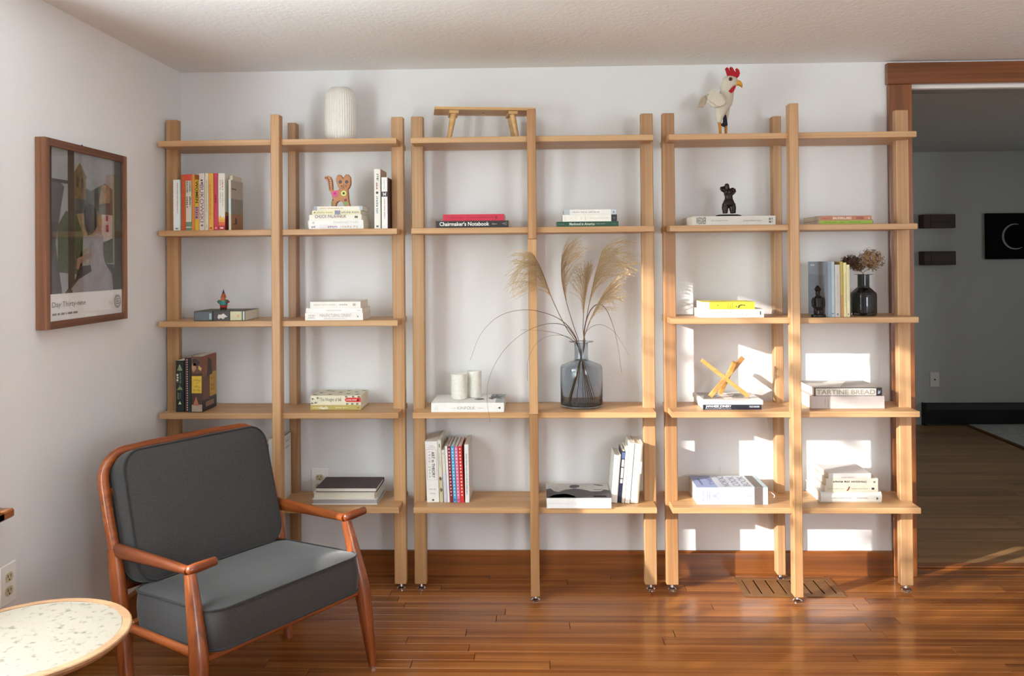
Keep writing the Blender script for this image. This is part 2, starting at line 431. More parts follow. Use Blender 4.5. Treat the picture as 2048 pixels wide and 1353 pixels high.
# baseboards, door casing
struct(MB().prism([(0, 0), (-0.016, 0), (-0.016, 0.095), (-0.010, 0.102), (0, 0.102)], XL + 0.017, 1.504, 'x').build('baseboard_back', M['trim_x']))
struct(MB().prism([(XL, 0), (XL + 0.016, 0), (XL + 0.016, 0.095), (XL + 0.010, 0.102), (XL, 0.102)], YF + 0.02, -0.017, 'y').build('baseboard_left', M['trim_y']))
dc = struct(bpy.data.objects.new('door_1', None)); COL.objects.link(dc); dc.location = (DX0, 0, 0)
def cas(name, x0, x1, z0, z1, m, y0=-0.022, y1=0.0):
    return MB().box(x0 - DX0, x1 - DX0, y0, y1, z0, z1, 0.002).build(name, m, dc)
cas('casing', 1.506, 1.602, 0, 2.060, M['trim_z']); cas('casing', 2.745, 2.84, 0, 2.060, M['trim_z'])
cas('head_casing', 1.500, 2.85, 2.0605, 2.150, M['trim_x'], -0.026)
cas('jamb', DX0 - 0.001, DX0 + 0.012, 0.007, 2.040, M['trim_z'], 0.001, 0.119)
cas('jamb', DX1 - 0.012, DX1, 0.007, 2.040, M['trim_z'], 0.001, 0.119)
cas('head_jamb', DX0, DX1, 2.045, 2.058, M['white'], 0.001, 0.03); cas('head_jamb', DX0, DX1, 2.045, 2.058, mat('#8f8f8a', 0.8), 0.0305, 0.119)  # lit front edge painted white, shaded depth behind painted grey

# windows
def window_y(name, x, y0, y1, z0, z1):
    w = struct(bpy.data.objects.new(name, None)); COL.objects.link(w); w.location = (x, (y0 + y1) / 2, z0)
    h = (y1 - y0) / 2; zz = z1 - z0; d = 0.09
    MB().box(-0.118, 0.058, -h + 0.002, h - 0.002, 0.0, 0.024, 0.004).box(0.001, 0.058, -h - 0.10, h + 0.04, 0.0, 0.024, 0.004).build('sill', M['trim_y'], w)
    MB().box(0.0, 0.02, -h - 0.09, h + 0.026, -0.085, -0.001, 0.002).build('apron', M['trim_y'], w)
    MB().box(0.0, 0.02, -h - 0.085, -h + 0.004, 0.025, zz + 0.01, 0.002).build('casing', M['trim_z'], w)
    MB().box(0.0, 0.02, h - 0.004, h + 0.026, 0.025, zz + 0.01, 0.002).build('casing', M['trim_z'], w)
    MB().box(0.0, 0.022, -h - 0.095, h + 0.036, zz + 0.011, zz + 0.10, 0.002).build('head_casing', M['trim_y'], w)
    f = MB(); t = 0.035
    f.box(-0.1, -0.06, -h, -h + t, 0.024, zz).box(-0.1, -0.06, h - t, h, 0.024, zz)
    f.box(-0.1, -0.06, -h + t, h - t, 0.024, 0.024 + t).box(-0.1, -0.06, -h + t, h - t, zz - t, zz)
    s = f.build('sash', M['white'], w)
    MB().box(-0.082, -0.078, -h + t - 0.003, h - t + 0.003, 0.024 + t - 0.003, zz - t + 0.003).build('pane', M['pane'], s)
window_y('window_1', XL, *W1)
w = struct(bpy.data.objects.new('added_window_far', None)); COL.objects.link(w); w.location = (5.2, (W3[0] + W3[1]) / 2, W3[2])  # unseen window, put here to give the far room some light
h = (W3[1] - W3[0]) / 2; zz = W3[3] - W3[2]; t = 0.035
f = MB().box(0.06, 0.1, -h, -h + t, 0, zz).box(0.06, 0.1, h - t, h, 0, zz).box(0.06, 0.1, -h + t, h - t, 0, t).box(0.06, 0.1, -h + t, h - t, zz - t, zz)
s = f.build('sash', M['white'], w)
MB().box(0.078, 0.082, -h + t - 0.003, h - t + 0.003, t - 0.003, zz - t + 0.003).build('pane', M['pane'], s)
MB().box(-0.05, 0.0, -h - 0.08, h + 0.08, 0, 0.024, 0.003).build('sill', M['trim_y'], w)
w = struct(bpy.data.objects.new('window_2', None)); COL.objects.link(w); w.location = ((W2[0] + W2[1]) / 2, YF, W2[2])
h = (W2[1] - W2[0]) / 2; zz = W2[3] - W2[2]; t = 0.035
MB().box(-h - 0.1, h + 0.1, 0.0, 0.05, 0, 0.024, 0.003).build('sill', M['trim_x'], w)
for s in (-1, 1): MB().box(min(s * h, s * (h + 0.085)), max(s * h, s * (h + 0.085)), 0, 0.02, 0.025, zz + 0.01).build('casing', M['trim_z'], w)
MB().box(-h - 0.095, h + 0.095, 0, 0.022, zz + 0.011, zz + 0.1).build('head_casing', M['trim_x'], w)
f = MB().box(-h, -h + t, -0.1, -0.06, 0, zz).box(h - t, h, -0.1, -0.06, 0, zz).box(-h + t, h - t, -0.1, -0.06, 0, t).box(-h + t, h - t, -0.1, -0.06, zz - t, zz).box(-t / 2, t / 2, -0.1, -0.06, t, zz - t)
s = f.build('sash', M['white'], w)
for a, c in ((-h + t, -t / 2), (t / 2, h - t)):
    MB().box(a - 0.003, c + 0.003, -0.082, -0.078, t - 0.003, zz - t + 0.003).build('pane', M['pane'], s)

# electric outlets
def outlet(label, loc, rz, n=2, plain=False):
    o = thing('wall_outlet', label, 'outlet', loc, rz)
    MB().box(-0.036, 0.036, -0.006, 0, 0, 0.115, 0.0025).build('cover_plate', M['white'], o)
    if plain:
        MB().lathe([(0.006, 0), (0.006, 0.004)], 12, Matrix.Translation((0, -0.006, 0.058)) @ Matrix.Rotation(math.pi / 2, 4, 'X')).build('jack', M['blackpaint'], o); return
    for zc in (0.0775, 0.0375):
        poly = [(0.0165 * math.cos(a) , zc + max(-0.0125, min(0.0125, 0.0165 * math.sin(a)))) for a in [2 * math.pi * k / 24 for k in range(24)]]
        rc = MB().prism(poly, -0.0085, -0.0061, 'y').build('receptacle', mat('#cfc3a2', 0.45), o)
        MB().box(-0.0075, -0.0052, -0.0089, -0.0086, zc - 0.001, zc + 0.008).box(0.0052, 0.0075, -0.0089, -0.0086, zc - 0.001, zc + 0.007).box(-0.0022, 0.0022, -0.0089, -0.0086, zc - 0.0095, zc - 0.005).build('slot', mat('#2a2018', 0.8), rc)
outlet('white double outlet plate on left wall beneath the window sill', (XL, -1.180, 0.362), math.pi / 2)
p0 = at(623, 937, y=0)
outlet('white double outlet plate on wall behind the stack of pale books', (p0.x + 0.036, 0, p0.z - 0.115), 0)
outlet('small blank jack plate on the wall of the far room', (3.166, FY, 0.298), 0, plain=True)

# floor register
vr = thing('floor_register', 'brown metal floor vent grille set in the wooden floor', 'floor vent', ((VX0 + VX1) / 2, (VY0 + VY1) / 2, 0.0))
hx, hy = (VX1 - VX0) / 2, (VY1 - VY0) / 2
vm = mat('#96704a', 0.45, 0.55, 0.12, 60)
fr = MB(); t = 0.026
fr.box(-hx, hx, -hy, -hy + t, 0.0002, 0.004, 0.0012).box(-hx, hx, hy - t, hy, 0.0002, 0.004, 0.0012).box(-hx, -hx + t, -hy + t, hy - t, 0.0002, 0.004, 0.0012).box(hx - t, hx, -hy + t, hy - t, 0.0002, 0.004, 0.0012)
fr.build('frame', vm, vr)
MB().box(-hx + 0.013, hx - 0.013, -hy + 0.013, hy - 0.013, -0.0175, -0.012).build('damper', mat('#1c140c', 0.7), vr)
for k in range(7):
    x0 = -hx + t + (2 * hx - 2 * t) * k / 7
    MB().box(x0 + 0.003, x0 + (2 * hx - 2 * t) / 7 - 0.003, -hy + t + 0.001, hy - t - 0.001, -0.004, 0.0025, 0.001, Matrix.Rotation(0, 4, 'X')).build('louvre', vm, vr)

# far room things
hb = thing('baseboard_heater', 'long black baseboard heater along the far room wall', 'heater', (4.1, FY, 0))
MB().prism([(0, 0.012), (-0.052, 0.012), (-0.052, 0.125), (-0.03, 0.165), (0, 0.172)], -1.02, 1.06, 'x').build('cover', M['blackpaint'], hb)
MB().box(-1.04, -1.02, -0.056, 0, 0.0, 0.176, 0.002).build('end_cap', M['blackpaint'], hb)
MB().box(1.06, 1.08, -0.056, 0, 0.0, 0.176, 0.002).build('end_cap', M['blackpaint'], hb)
MB().box(-1.02, 1.06, -0.0535, -0.0522, 0.118, 0.124).build('louvre', mat('#050505', 0.6), hb)
for nm, z0 in (('upper dark wooden block mounted on the far room wall', 1.553), ('lower dark wooden block mounted on the far room wall', 1.263)):
    w = thing('wall_block', nm, 'wall shelf', (3.178, FY, z0))
    bw = wood('dark_walnut', '#4a2b1d', '#2c180f', 'x', 60, 2.0, 0.5)
    MB().box(-0.124, 0.124, -0.09, 0, 0, 0.108, 0.003).build('block', bw, w)
    MB().box(-0.07, -0.066, -0.0905, -0.0898, 0.004, 0.104).build('groove', mat('#120a06', 0.8), w)
ar = thing('wall_art', 'square black artwork with a pale crescent ring on far wall', 'artwork', (3.775, FY, 1.305))
MB().box(-0.205, 0.205, -0.03, 0, 0, 0.362, 0.003).build('panel', mat('#060606', 0.8, vary=0.3, spec=0.15), ar)
ring = MB(); n = 40
vs = []; fs = []
for k in range(n + 1):
    a = math.pi * 0.42 + 2 * math.pi * 0.62 * k / n; wd = 0.002 + 0.006 * math.sin(math.pi * k / n)
    for rr in (0.098 - wd, 0.098 + wd): vs.append((0.02 + rr * math.cos(a), -0.0306, 0.178 + rr * math.sin(a)))
for k in range(n): fs.append((2 * k, 2 * k + 1, 2 * k + 3, 2 * k + 2))
ring.add(vs, fs).build('ring', mat('#8d8d86', 0.5), ar)
MB().lathe([(0.082, 0), (0.082, 0.002)], 32, Matrix.Translation((0.03, -0.0302, 0.178)) @ Matrix.Rotation(math.pi / 2, 4, 'X')).build('disc', mat('#080606', 0.85, spec=0.1), ar)
A, B_ = at(1925, 850, z=0), at(2048, 900, z=0)
d = (B_ - A).normalized(); nrm = Vector((-d.y, d.x, 0))
if nrm.x < 0: nrm = -nrm
rg = thing('rug', 'pale grey woven rug on the far room floor', 'rug', (A.x, A.y, 0.0), math.atan2(d.y, d.x))
rugm = mat('#b9bbb6', 0.95, vary=0.25, nscale=45, bump=0.6)
MB().box(-0.10, 1.9, 0.03, 0.9, 0.0006, 0.010, 0.002).build('pile', rugm, rg)
MB().box(-0.10, 1.9, 0.0, 0.0295, 0.0006, 0.011, 0.002).build('border', mat('#6d4526', 0.8), rg)

# ================================================================ shelving
ZS = [1.8262, 1.4670, 1.1029, 0.7365, 0.3623]    # shelf tops
TH = 0.0228
XC = [-1.0057, 0.0085, 1.0269]
HW, HE = 0.4785, 0.466                            # half shelf, half between end posts
SF, SB = -0.269, -0.040                           # shelf front and back edge
EPW, FPW_ = 0.0488, 0.0347
FPY0, FPY1 = -0.2934, -0.2446                     # front post
EPY0, EPY1 = -0.1738, -0.1391                     # end posts
BPY0, BPY1 = -0.068, -0.0192                      # back post
FT = 0.0228
UL = ['oak shelving unit in the corner beside the framed picture', 'oak shelving unit holding the vase of dried grass plumes', 'oak shelving unit beside the doorway, with the rooster on top']
def foot(parent, x, y):
    f = MB().lathe([(0.0001, 0), (0.0185, 0), (0.019, 0.004), (0.014, 0.008), (0.0075, 0.0095), (0.005, 0.0225)], 18, Matrix.Translation((x, y, 0)))
    f.build('levelling_foot', M['chrome'], parent, smooth=True, angle=0.6)
for ui, xc in enumerate(XC):
    un = thing('shelving_unit', UL[ui], 'shelf', (xc, -0.15, 0), group='oak shelving units along the wall')
    oy = 0.15
    for k, zt in enumerate(ZS):
        if ui == 1 and k == 2: continue              # the middle unit keeps this bay open for the tall vase
        g = 0.0004
        o_ = HE + EPW / 2; i_ = HE - EPW / 2 - g
        e0, e1 = EPY0 + oy - g, EPY1 + oy + g
        f1 = FPY1 + oy + g; b0 = BPY0 + oy - g; hw = FPW_ / 2 + g
        a, c = SF + oy, SB + oy
        poly = [(-HW, a), (-hw, a), (-hw, f1), (hw, f1), (hw, a), (HW, a), (HW, e0), (i_, e0), (i_, e1), (HW, e1), (HW, c), (hw, c), (hw, b0), (-hw, b0), (-hw, c), (-HW, c), (-HW, e1), (-i_, e1), (-i_, e0), (-HW, e0)]
        bm = bmesh.new()
        vb = [bm.verts.new((p[0], p[1], zt - TH)) for p in poly]; fc = bm.faces.new(vb)
        ex = bmesh.ops.extrude_face_region(bm, geom=[fc]); nv = [v for v in ex['geom'] if isinstance(v, bmesh.types.BMVert)]
        bmesh.ops.translate(bm, vec=(0, 0, TH), verts=nv)
        bmesh.ops.recalc_face_normals(bm, faces=bm.faces)
        ed = [e for e in bm.edges if all(abs(v.co.y - a) < 1e-5 or abs(abs(v.co.x) - HW) < 1e-5 for v in e.verts) and abs(e.verts[0].co.z - e.verts[1].co.z) < 1e-5]
        bmesh.ops.bevel(bm, geom=ed, offset=0.0016, segments=1, affect='EDGES')
        bmesh.ops.triangulate(bm, faces=[f for f in bm.faces if len(f.verts) > 4])
        me = bpy.data.meshes.new('shelf_board'); bm.to_mesh(me); bm.free(); me.materials.append(M['shelf_x'])
        so = bpy.data.objects.new('shelf_board', me); COL.objects.link(so); so.parent = un
    pm = [M['shelf_z'], M['shelf_z'], M['shelf_z']][ui]
    for s in (-1, 1):
        p = MB().box(s * HE - EPW / 2, s * HE + EPW / 2, EPY0 + oy, EPY1 + oy, FT, 1.926, 0.0025).build('post', M['shelf_z2'] if (ui == 2 and s < 0) else pm, un)
        foot(p, s * HE, (EPY0 + EPY1) / 2 + oy)
    TF = [1.922, 1.929, 1.937][ui]
    if ui == 1:
        zs = (FT, ZS[3] - 0.004, ZS[1] - 0.048, TF)
        for q in range(3):
            y0 = FPY0 + oy + (0.0035 if q == 1 else 0)
            p = MB().box(-FPW_ / 2, FPW_ / 2, y0, FPY1 + oy, zs[q] + (0.0004 if q else 0), zs[q + 1], 0.0018).build('post', [M['shelf_z2'], pm, M['shelf_z2']][q], un)
            if q == 0: foot(p, 0, (FPY0 + FPY1) / 2 + oy)
    else:
        p = MB().box(-FPW_ / 2, FPW_ / 2, FPY0 + oy, FPY1 + oy, FT, TF, 0.0025).build('post', pm, un); foot(p, 0, (FPY0 + FPY1) / 2 + oy)
    p = MB().box(-FPW_ / 2, FPW_ / 2, BPY0 + oy, BPY1 + oy, FT, 1.926, 0.0025).build('post', M['shelf_z2'] if ui == 0 else pm, un); foot(p, 0, (BPY0 + BPY1) / 2 + oy - 0.002)

# ================================================================ unseen shrub outside the window, shaped to shade the low sun
def leaf_cloud(name, m, parent, n, sampler, size, seed=3):
    rnd = random.Random(seed); mb = MB()
    for _ in range(n):
        p = Vector(sampler(rnd)); d = Vector((rnd.gauss(0, 1), rnd.gauss(0, 1), rnd.gauss(0, 1))).normalized()
        e = d.orthogonal().normalized(); e.rotate(Matrix.Rotation(rnd.uniform(0, 6.28), 3, d)); s = size * rnd.uniform(0.6, 1.3)
        w_ = d.cross(e) * (s * 0.32)
        mb.add([p, p + e * s * 0.5 + w_, p + e * s, p + e * s * 0.5 - w_], [(0, 1, 2, 3)])
    o = mb.build(name, m, parent); o['kind'] = 'stuff'; return o
sh = thing('shade_shrub', 'unseen leafy green shrub shading the left window', 'shrub', (-2.75, -3.0, -0.5))
def shrub_pt(r):
    while True:
        y = r.uniform(-1.5, 0.93)
        low = 1.40 + 0.63 * (0.93 - y)                 # slanting outline of the low part
        tall = y < 0.42  # taller, sparser side, added to block sun through the wide window
        z = r.uniform(0.25, 3.15 if tall else low)
        if z <= low or r.random() < 0.42: break
    return (r.uniform(-0.28, 0.28), y, z - abs(r.gauss(0, 0.04)))
leaf_cloud('foliage', mat('#4d6b35', 0.6, vary=0.3, nscale=3), sh, 7600, shrub_pt, 0.085)
for (y0_, z0_, y1_, z1_, r_) in ((0.35, 2.30, 1.30, 2.62, 0.011), (0.35, 2.62, 1.25, 2.50, 0.009), (0.38, 2.75, 1.35, 2.86, 0.012), (0.36, 2.45, 1.20, 2.78, 0.008), (0.38, 2.15, 1.15, 2.40, 0.009)):
    MB().tube(spline([(0, y0_, z0_), (0.05, (y0_ + y1_) / 2, (z0_ + z1_) / 2 + 0.03), (-0.02, y1_, z1_)], 5), lerp_list([r_, r_ * 0.5], 11), 6).build('twig', mat('#5a4632', 0.8), sh)
for k in range(5): MB().tube([(0, -1.2 + 0.5 * k, 0), (0.05, -1.22 + 0.5 * k, 0.5), (-0.03, -1.15 + 0.5 * k, 1.0)], [0.02, 0.015, 0.008], 6).build('stem', mat('#5a4632', 0.8), sh)

# ================================================================ armchair
CH = thing('armchair', 'low teak armchair with charcoal grey upholstered cushions', 'armchair', (-0.779, -1.017, 0), math.radians(55))
def cp(s, f, z): return (s, -f, z)          # side, forward, up -> local
def rounded_rect(w, d, r, n=6):
    pts = []
    for (cx, cy, a0) in ((w / 2 - r, d / 2 - r, 0), (-w / 2 + r, d / 2 - r, 90), (-w / 2 + r, -d / 2 + r, 180), (w / 2 - r, -d / 2 + r, 270)):
        for k in range(n + 1):
            a = math.radians(a0 + 90 * k / n); pts.append((cx + r * math.cos(a), cy + r * math.sin(a)))
    return pts
def cushion(name, w, d, h, r, crown, mtx, parent):
    out = rounded_rect(w, d, r, 8)
    dense = []
    for i in range(len(out)):                       # denser outline so the sides can swell
        a, b_ = Vector(out[i]), Vector(out[(i + 1) % len(out)]); k = max(1, int((b_ - a).length / 0.03))
        for j in range(k): dense.append(tuple(a.lerp(b_, j / k)))
    out = dense; n = len(out); vs = []; fs = []
    rings = []
    for t in (0.0, 0.25, 0.5, 0.7, 0.85, 0.95, 1.0): rings.append((t, -crown * 0.5 * (1 - t ** 4), 1.0))
    for zz in (0.16, 0.33, 0.5, 0.67, 0.84): rings.append((1.0 + 0.018 * math.sin(math.pi * zz), h * zz, 1.0))
    for t in (1.0, 0.97, 0.92, 0.84, 0.7, 0.5, 0.25, 0.0): rings.append((t, h + crown * (1 - t ** 4), 1.0))
    for (t, z, _) in rings:
        t = max(t, 0.002)
        for p in out: vs.append((p[0] * t, p[1] * t, z))
    for k in range(len(rings) - 1):
        for i in range(n):
            j = (i + 1) % n; fs.append((k * n + i, k * n + j, (k + 1) * n + j, (k + 1) * n + i))
    fs.append(tuple(range(n))[::-1]); fs.append(tuple(range((len(rings) - 1) * n, len(rings) * n)))
    c = MB().add(vs, fs, mtx).build(name, M['fabric'], parent, smooth=True, angle=1.0)
    for zz in (0.0, h):
        loop = [Vector((p[0] * 1.004, p[1] * 1.004, zz)) for p in out]
        MB().tube([mtx @ p for p in loop] + [mtx @ loop[0], mtx @ loop[1]], 0.0038, 6).build('piping', M['piping'], c, smooth=True)
    return c
# seat cushion: tilted back a little
tilt = math.radians(4.5)
Ms = Matrix.Translation(cp(0.0, -0.115, 0.262)) @ Matrix.Rotation(tilt, 4, 'X').inverted()
cushion('seat_cushion', 0.545, 0.43, 0.108, 0.055, 0.016, Ms, CH)
# back cushion: built flat (x width, y height), then stood up leaning back
lean = math.radians(16.5)
Rb = Matrix(((1, 0, 0, 0), (0, math.sin(lean), -math.cos(lean), 0), (0, math.cos(lean), math.sin(lean), 0), (0, 0, 0, 1)))
bc = Vector(cp(0.0, -0.356, 0.560))                 # middle of its front face
Mb = Matrix.Translation(bc) @ Rb @ Matrix.Translation((0, 0, -0.09))
cushion('back_cushion', 0.52, 0.40, 0.09, 0.06, 0.014, Mb, CH)
T = M['teak_z']
for s in (-1, 1):
    pth = spline([cp(s * 0.285, 0.0, 0.476), cp(s * 0.290, 0.028, 0.38), cp(s * 0.297, 0.06, 0.26), cp(s * 0.306, 0.075, 0.13), cp(s * 0.318, 0.085, 0.008)], 5)
    lg = MB().tube(pth, lerp_list([0.0165, 0.022, 0.0265, 0.0205, 0.0125], len(pth)), 14, up=(1, 0, 0)).build('front_leg', T, CH, smooth=True, angle=1.0)
    MB().lathe([(0.011, 0), (0.012, 0.008)], 12, Matrix.Translation(cp(s * 0.318, 0.085, 0.0))).build('glide', M['chrome'], lg)
    # arm, with the short cross grip at its front end
    pth = spline([cp(s * 0.293, -0.385, 0.466), cp(s * 0.292, -0.25, 0.474), cp(s * 0.288, -0.12, 0.480), cp(s * 0.285, -0.008, 0.484)], 5)
    am = MB().tube(pth, [(0.012 + 0.011 * (1 - k / (len(pth) - 1)), 0.0135) for k in range(len(pth))], 14, up=(0, 0, 1)).build('arm', M['teak_y'], CH, smooth=True, angle=1.0)
    g0 = s * 0.285 - 0.012
    gp = [cp(g0 + 0.093 * t, 0.002 + 0.004 * t, 0.488 + 0.004 * t) for t in (0, 0.06, 0.3, 0.6, 0.94, 1.0)]
    MB().tube(gp, [0.006, 0.0135, 0.0145, 0.0135, 0.0125, 0.005], 14, up=(0, 0, 1)).build('grip', M['teak_x'], am, smooth=True, angle=1.2)
    MB().tube([cp(s * 0.288, -0.325, 0.247), cp(s * 0.292, 0.052, 0.268)], (0.0135, 0.011), 12, up=(0, 0, 1)).build('side_rail', M['teak_y'], CH, smooth=True, angle=1.0)
    # rear leg running up into the bent back frame
    pth = spline([cp(s * 0.290, -0.315, 0.0), cp(s * 0.291, -0.335, 0.12), cp(s * 0.293, -0.36, 0.30), cp(s * 0.295, -0.39, 0.47)], 5)
    MB().tube(pth, lerp_list([0.015, 0.022, 0.025, 0.0205], len(pth)), 14, up=(1, 0, 0)).build('rear_leg', T, CH, smooth=True, angle=1.0)
fp = [cp(-0.295, -0.388, 0.462), cp(-0.295, -0.425, 0.56), cp(-0.293, -0.458, 0.655)]
for k in range(1, 7):
    a = math.radians(90 * k / 6); fp.append(cp(-0.293 + 0.085 * (1 - math.cos(a)), -0.458 - 0.028 * math.sin(a), 0.655 + 0.085 * math.sin(a)))
fr = fp + [cp(-0.1, -0.489, 0.742), cp(0.1, -0.489, 0.742)] + [(-p[0], p[1], p[2]) for p in fp[::-1]]
MB().tube(fr, 0.0165, 14, up=(1, 0, 0)).build('back_frame', M['teak_x'], CH, smooth=True, angle=1.0)
for z in (0.345, 0.485, 0.615):
    f_ = -0.365 - (z - 0.30) * 0.20 - 0.022 - (0.018 if z > 0.5 else 0.012)
    MB().box(-0.280, 0.280, -f_ - 0.006, -f_ + 0.006, z - 0.018, z + 0.018, 0.003).build('back_slat', M['teak_x'], CH)
MB().box(-0.285, 0.285, -0.068, -0.044, 0.243, 0.272, 0.008).build('front_rail', M['teak_x'], CH)
MB().box(-0.280, 0.280, 0.312, 0.334, 0.232, 0.262, 0.004).build('rear_rail', M['teak_x'], CH)
for k in range(4):
    f_ = -0.25 + 0.075 * k
    MB().box(-0.275, 0.275, -f_ - 0.02, -f_ + 0.02, 0.236 + 0.004 * k, 0.244 + 0.004 * k).build('seat_slat', M['teak_x'], CH)

# ================================================================ side table
TC = (-1.158, -1.640); TR = 0.222; TZ = 0.480
tb = thing('side_table', 'round pedestal side table with speckled stone top and wooden rim', 'table', (TC[0], TC[1], 0))
def terrazzo():
    m = bpy.data.materials.new('terrazzo'); m.use_nodes = True
    nt = m.node_tree; b = nt.nodes['Principled BSDF']; L = nt.links.new
    tc = nt.nodes.new('ShaderNodeTexCoord'); v = nt.nodes.new('ShaderNodeTexVoronoi'); v.inputs['Scale'].default_value = 75
    n0 = nt.nodes.new('ShaderNodeTexNoise'); n0.inputs['Scale'].default_value = 52; n0.inputs['Detail'].default_value = 5
    L(tc.outputs['Object'], v.inputs['Vector']); L(tc.outputs['Object'], n0.inputs['Vector'])
    r = nt.nodes.new('ShaderNodeValToRGB'); e = r.color_ramp.elements
    e[0].position = 0.31; e[0].color = (*rgb('#6f685c'), 1); e[1].position = 0.44; e[1].color = (*rgb('#978d7e'), 1)
    L(n0.outputs['Fac'], r.inputs['Fac'])
    r2 = nt.nodes.new('ShaderNodeValToRGB'); e = r2.color_ramp.elements
    e[0].position = 0.05; e[0].color = (*rgb('#cfc7b6'), 1); e[1].position = 0.22; e[1].color = (1, 1, 1, 1)
    L(v.outputs['Distance'], r2.inputs['Fac'])
    mx = nt.nodes.new('ShaderNodeMix'); mx.data_type = 'RGBA'; mx.blend_type = 'MULTIPLY'; mx.inputs[0].default_value = 0.5
    L(r.outputs['Color'], mx.inputs[6]); L(r2.outputs['Color'], mx.inputs[7]); L(mx.outputs[2], b.inputs['Base Color'])
    b.inputs['Roughness'].default_value = 0.35
    return m
MB().lathe([(0.10, TZ - 0.052), (0.155, TZ - 0.046), (TR - 0.012, TZ - 0.020), (TR, TZ - 0.008), (TR, TZ - 0.002), (TR - 0.003, TZ), (TR - 0.021, TZ), (TR - 0.022, TZ - 0.006), (0.001, TZ - 0.006)], 72).build('rim', M['ash'], tb, smooth=True, angle=0.5)
MB().lathe([(0.001, TZ - 0.0058), (TR - 0.0222, TZ - 0.0058), (TR - 0.0222, TZ - 0.0012), (0.001, TZ - 0.0012)], 72).build('stone_top', terrazzo(), tb)
MB().lathe([(0.150, 0.0), (0.152, 0.012), (0.145, 0.05), (0.11, 0.14), (0.075, 0.26), (0.062, 0.36), (0.075, TZ - 0.0525)], 48).build('pedestal', M['tablebase'], tb, smooth=True, angle=0.6)

# ================================================================ framed poster on the left wall
FY0, FY1, FZ0, FZ1 = -1.040, -0.540, 1.136, 1.729
fd = 0.034
pf_ = thing('framed_poster', 'walnut framed travel poster of a woman at an open window', 'picture', (XL, (FY0 + FY1) / 2, FZ0))
hw_ = (FY1 - FY0) / 2; hh = FZ1 - FZ0; bw = 0.024
def fbox(y0, y1, z0, z1, x0=0.001, x1=fd, bev=0.0): return MB().box(x0, x1, y0, y1, z0, z1, bev)
fbox(-hw_, -hw_ + bw, 0, hh, bev=0.001).build('frame_stile', M['walnut_z'], pf_)
fbox(hw_ - bw, hw_, 0, hh, bev=0.001).build('frame_stile', M['walnut_z'], pf_)
fbox(-hw_ + bw, hw_ - bw, hh - bw, hh, bev=0.001).build('frame_rail', M['walnut_y'], pf_)
fbox(-hw_ + bw, hw_ - bw, 0, bw, bev=0.001).build('frame_rail', M['walnut_y'], pf_)
PX = 0.024
pr = fbox(-hw_ + bw, hw_ - bw, bw, hh - bw, 0.012, PX).build('print', mat('#f1efec', 0.6, vary=0.01), pf_)
iw, ih = 2 * hw_ - 2 * bw, hh - 2 * bw
def art(name, polys, col, lay, vary=0.15, nscale=30):
    for p in polys:
        mb = MB().prism([(-hw_ + bw + a * iw, bw + c * ih) for a, c in p], PX + 0.0002 * lay, PX + 0.0002 * lay + 0.00015, 'x')
        mb.build(name, mat(col, 0.6, vary=vary, nscale=nscale), pr)
def rc(a, c, b_, d): return [(a, c), (b_, c), (b_, d), (a, d)]
I0 = 0.155                                                     # white caption strip below
art('print_sky', [rc(0, I0, 1, 1)], '#8a8c8c', 1, 0.25, 9)
art('print_hill', [[(0.3, 0.5), (0.9, 0.5), (0.9, 0.80), (0.75, 0.84), (0.55, 0.78), (0.3, 0.82)]], '#434846', 2, 0.35, 25)
art('print_roofs', [[(0.3, 0.62), (0.62, 0.66), (0.75, 0.62), (0.75, 0.5), (0.3, 0.5)], [(0.66, 0.7), (0.82, 0.72), (0.82, 0.83), (0.7, 0.83)]], '#8a7252', 3, 0.35, 60)
art('print_house', [rc(0.70, 0.47, 0.86, 0.64)], '#b3a5a0', 4, 0.15, 40)
art('print_shutter', [rc(0.76, 0.53, 0.80, 0.575), rc(0.76, 0.6, 0.79, 0.635)], '#8d2f3c', 5)
art('print_tower', [rc(0.32, 0.72, 0.48, 0.86), [(0.30, 0.855), (0.50, 0.855), (0.40, 0.94)]], '#6a5836', 4, 0.3, 50)
art('print_tower_opening', [rc(0.35, 0.79, 0.385, 0.85), rc(0.42, 0.79, 0.45, 0.85)], '#3b3226', 5)
art('print_trees', [[(0.12, 0.28), (0.42, 0.26), (0.44, 0.5), (0.36, 0.62), (0.22, 0.64), (0.12, 0.55)], [(0.72, 0.33), (0.9, 0.33), (0.9, 0.5), (0.72, 0.46)]], '#39472a', 5, 0.5, 70)
art('print_river', [[(0.36, 0.28), (0.58, 0.36), (0.62, 0.46), (0.4, 0.40)]], '#8f8468', 5, 0.4, 60)
art('print_curtain', [[(0, I0), (0.17, I0), (0.09, 0.45), (0.2, 0.78), (0.16, 0.80), (0.04, 0.8), (0, 1)]], '#403c40', 6, 0.35, 16)
art('print_window_frame', [rc(0, I0, 0.05, 1), rc(0.245, I0, 0.325, 1), rc(0.885, I0, 1, 1), rc(0.05, 0.80, 0.245, 0.82)], '#1d1716', 7, 0.25, 20)
art('print_mullion', [rc(0.86, 0.3, 0.885, 1)], '#7d857a', 8, 0.1)
art('print_bench', [[(0.2, I0), (1, I0), (1, 0.31), (0.72, 0.33), (0.38, 0.31), (0.34, 0.24)]], '#262322', 8, 0.3, 20)
art('print_dress', [[(0.3, I0), (0.86, I0), (0.84, 0.26), (0.74, 0.33), (0.70, 0.42), (0.72, 0.50), (0.62, 0.53), (0.54, 0.46), (0.52, 0.36), (0.55, 0.28), (0.38, 0.235), (0.28, 0.18)]], '#8c8689', 9, 0.25, 18)
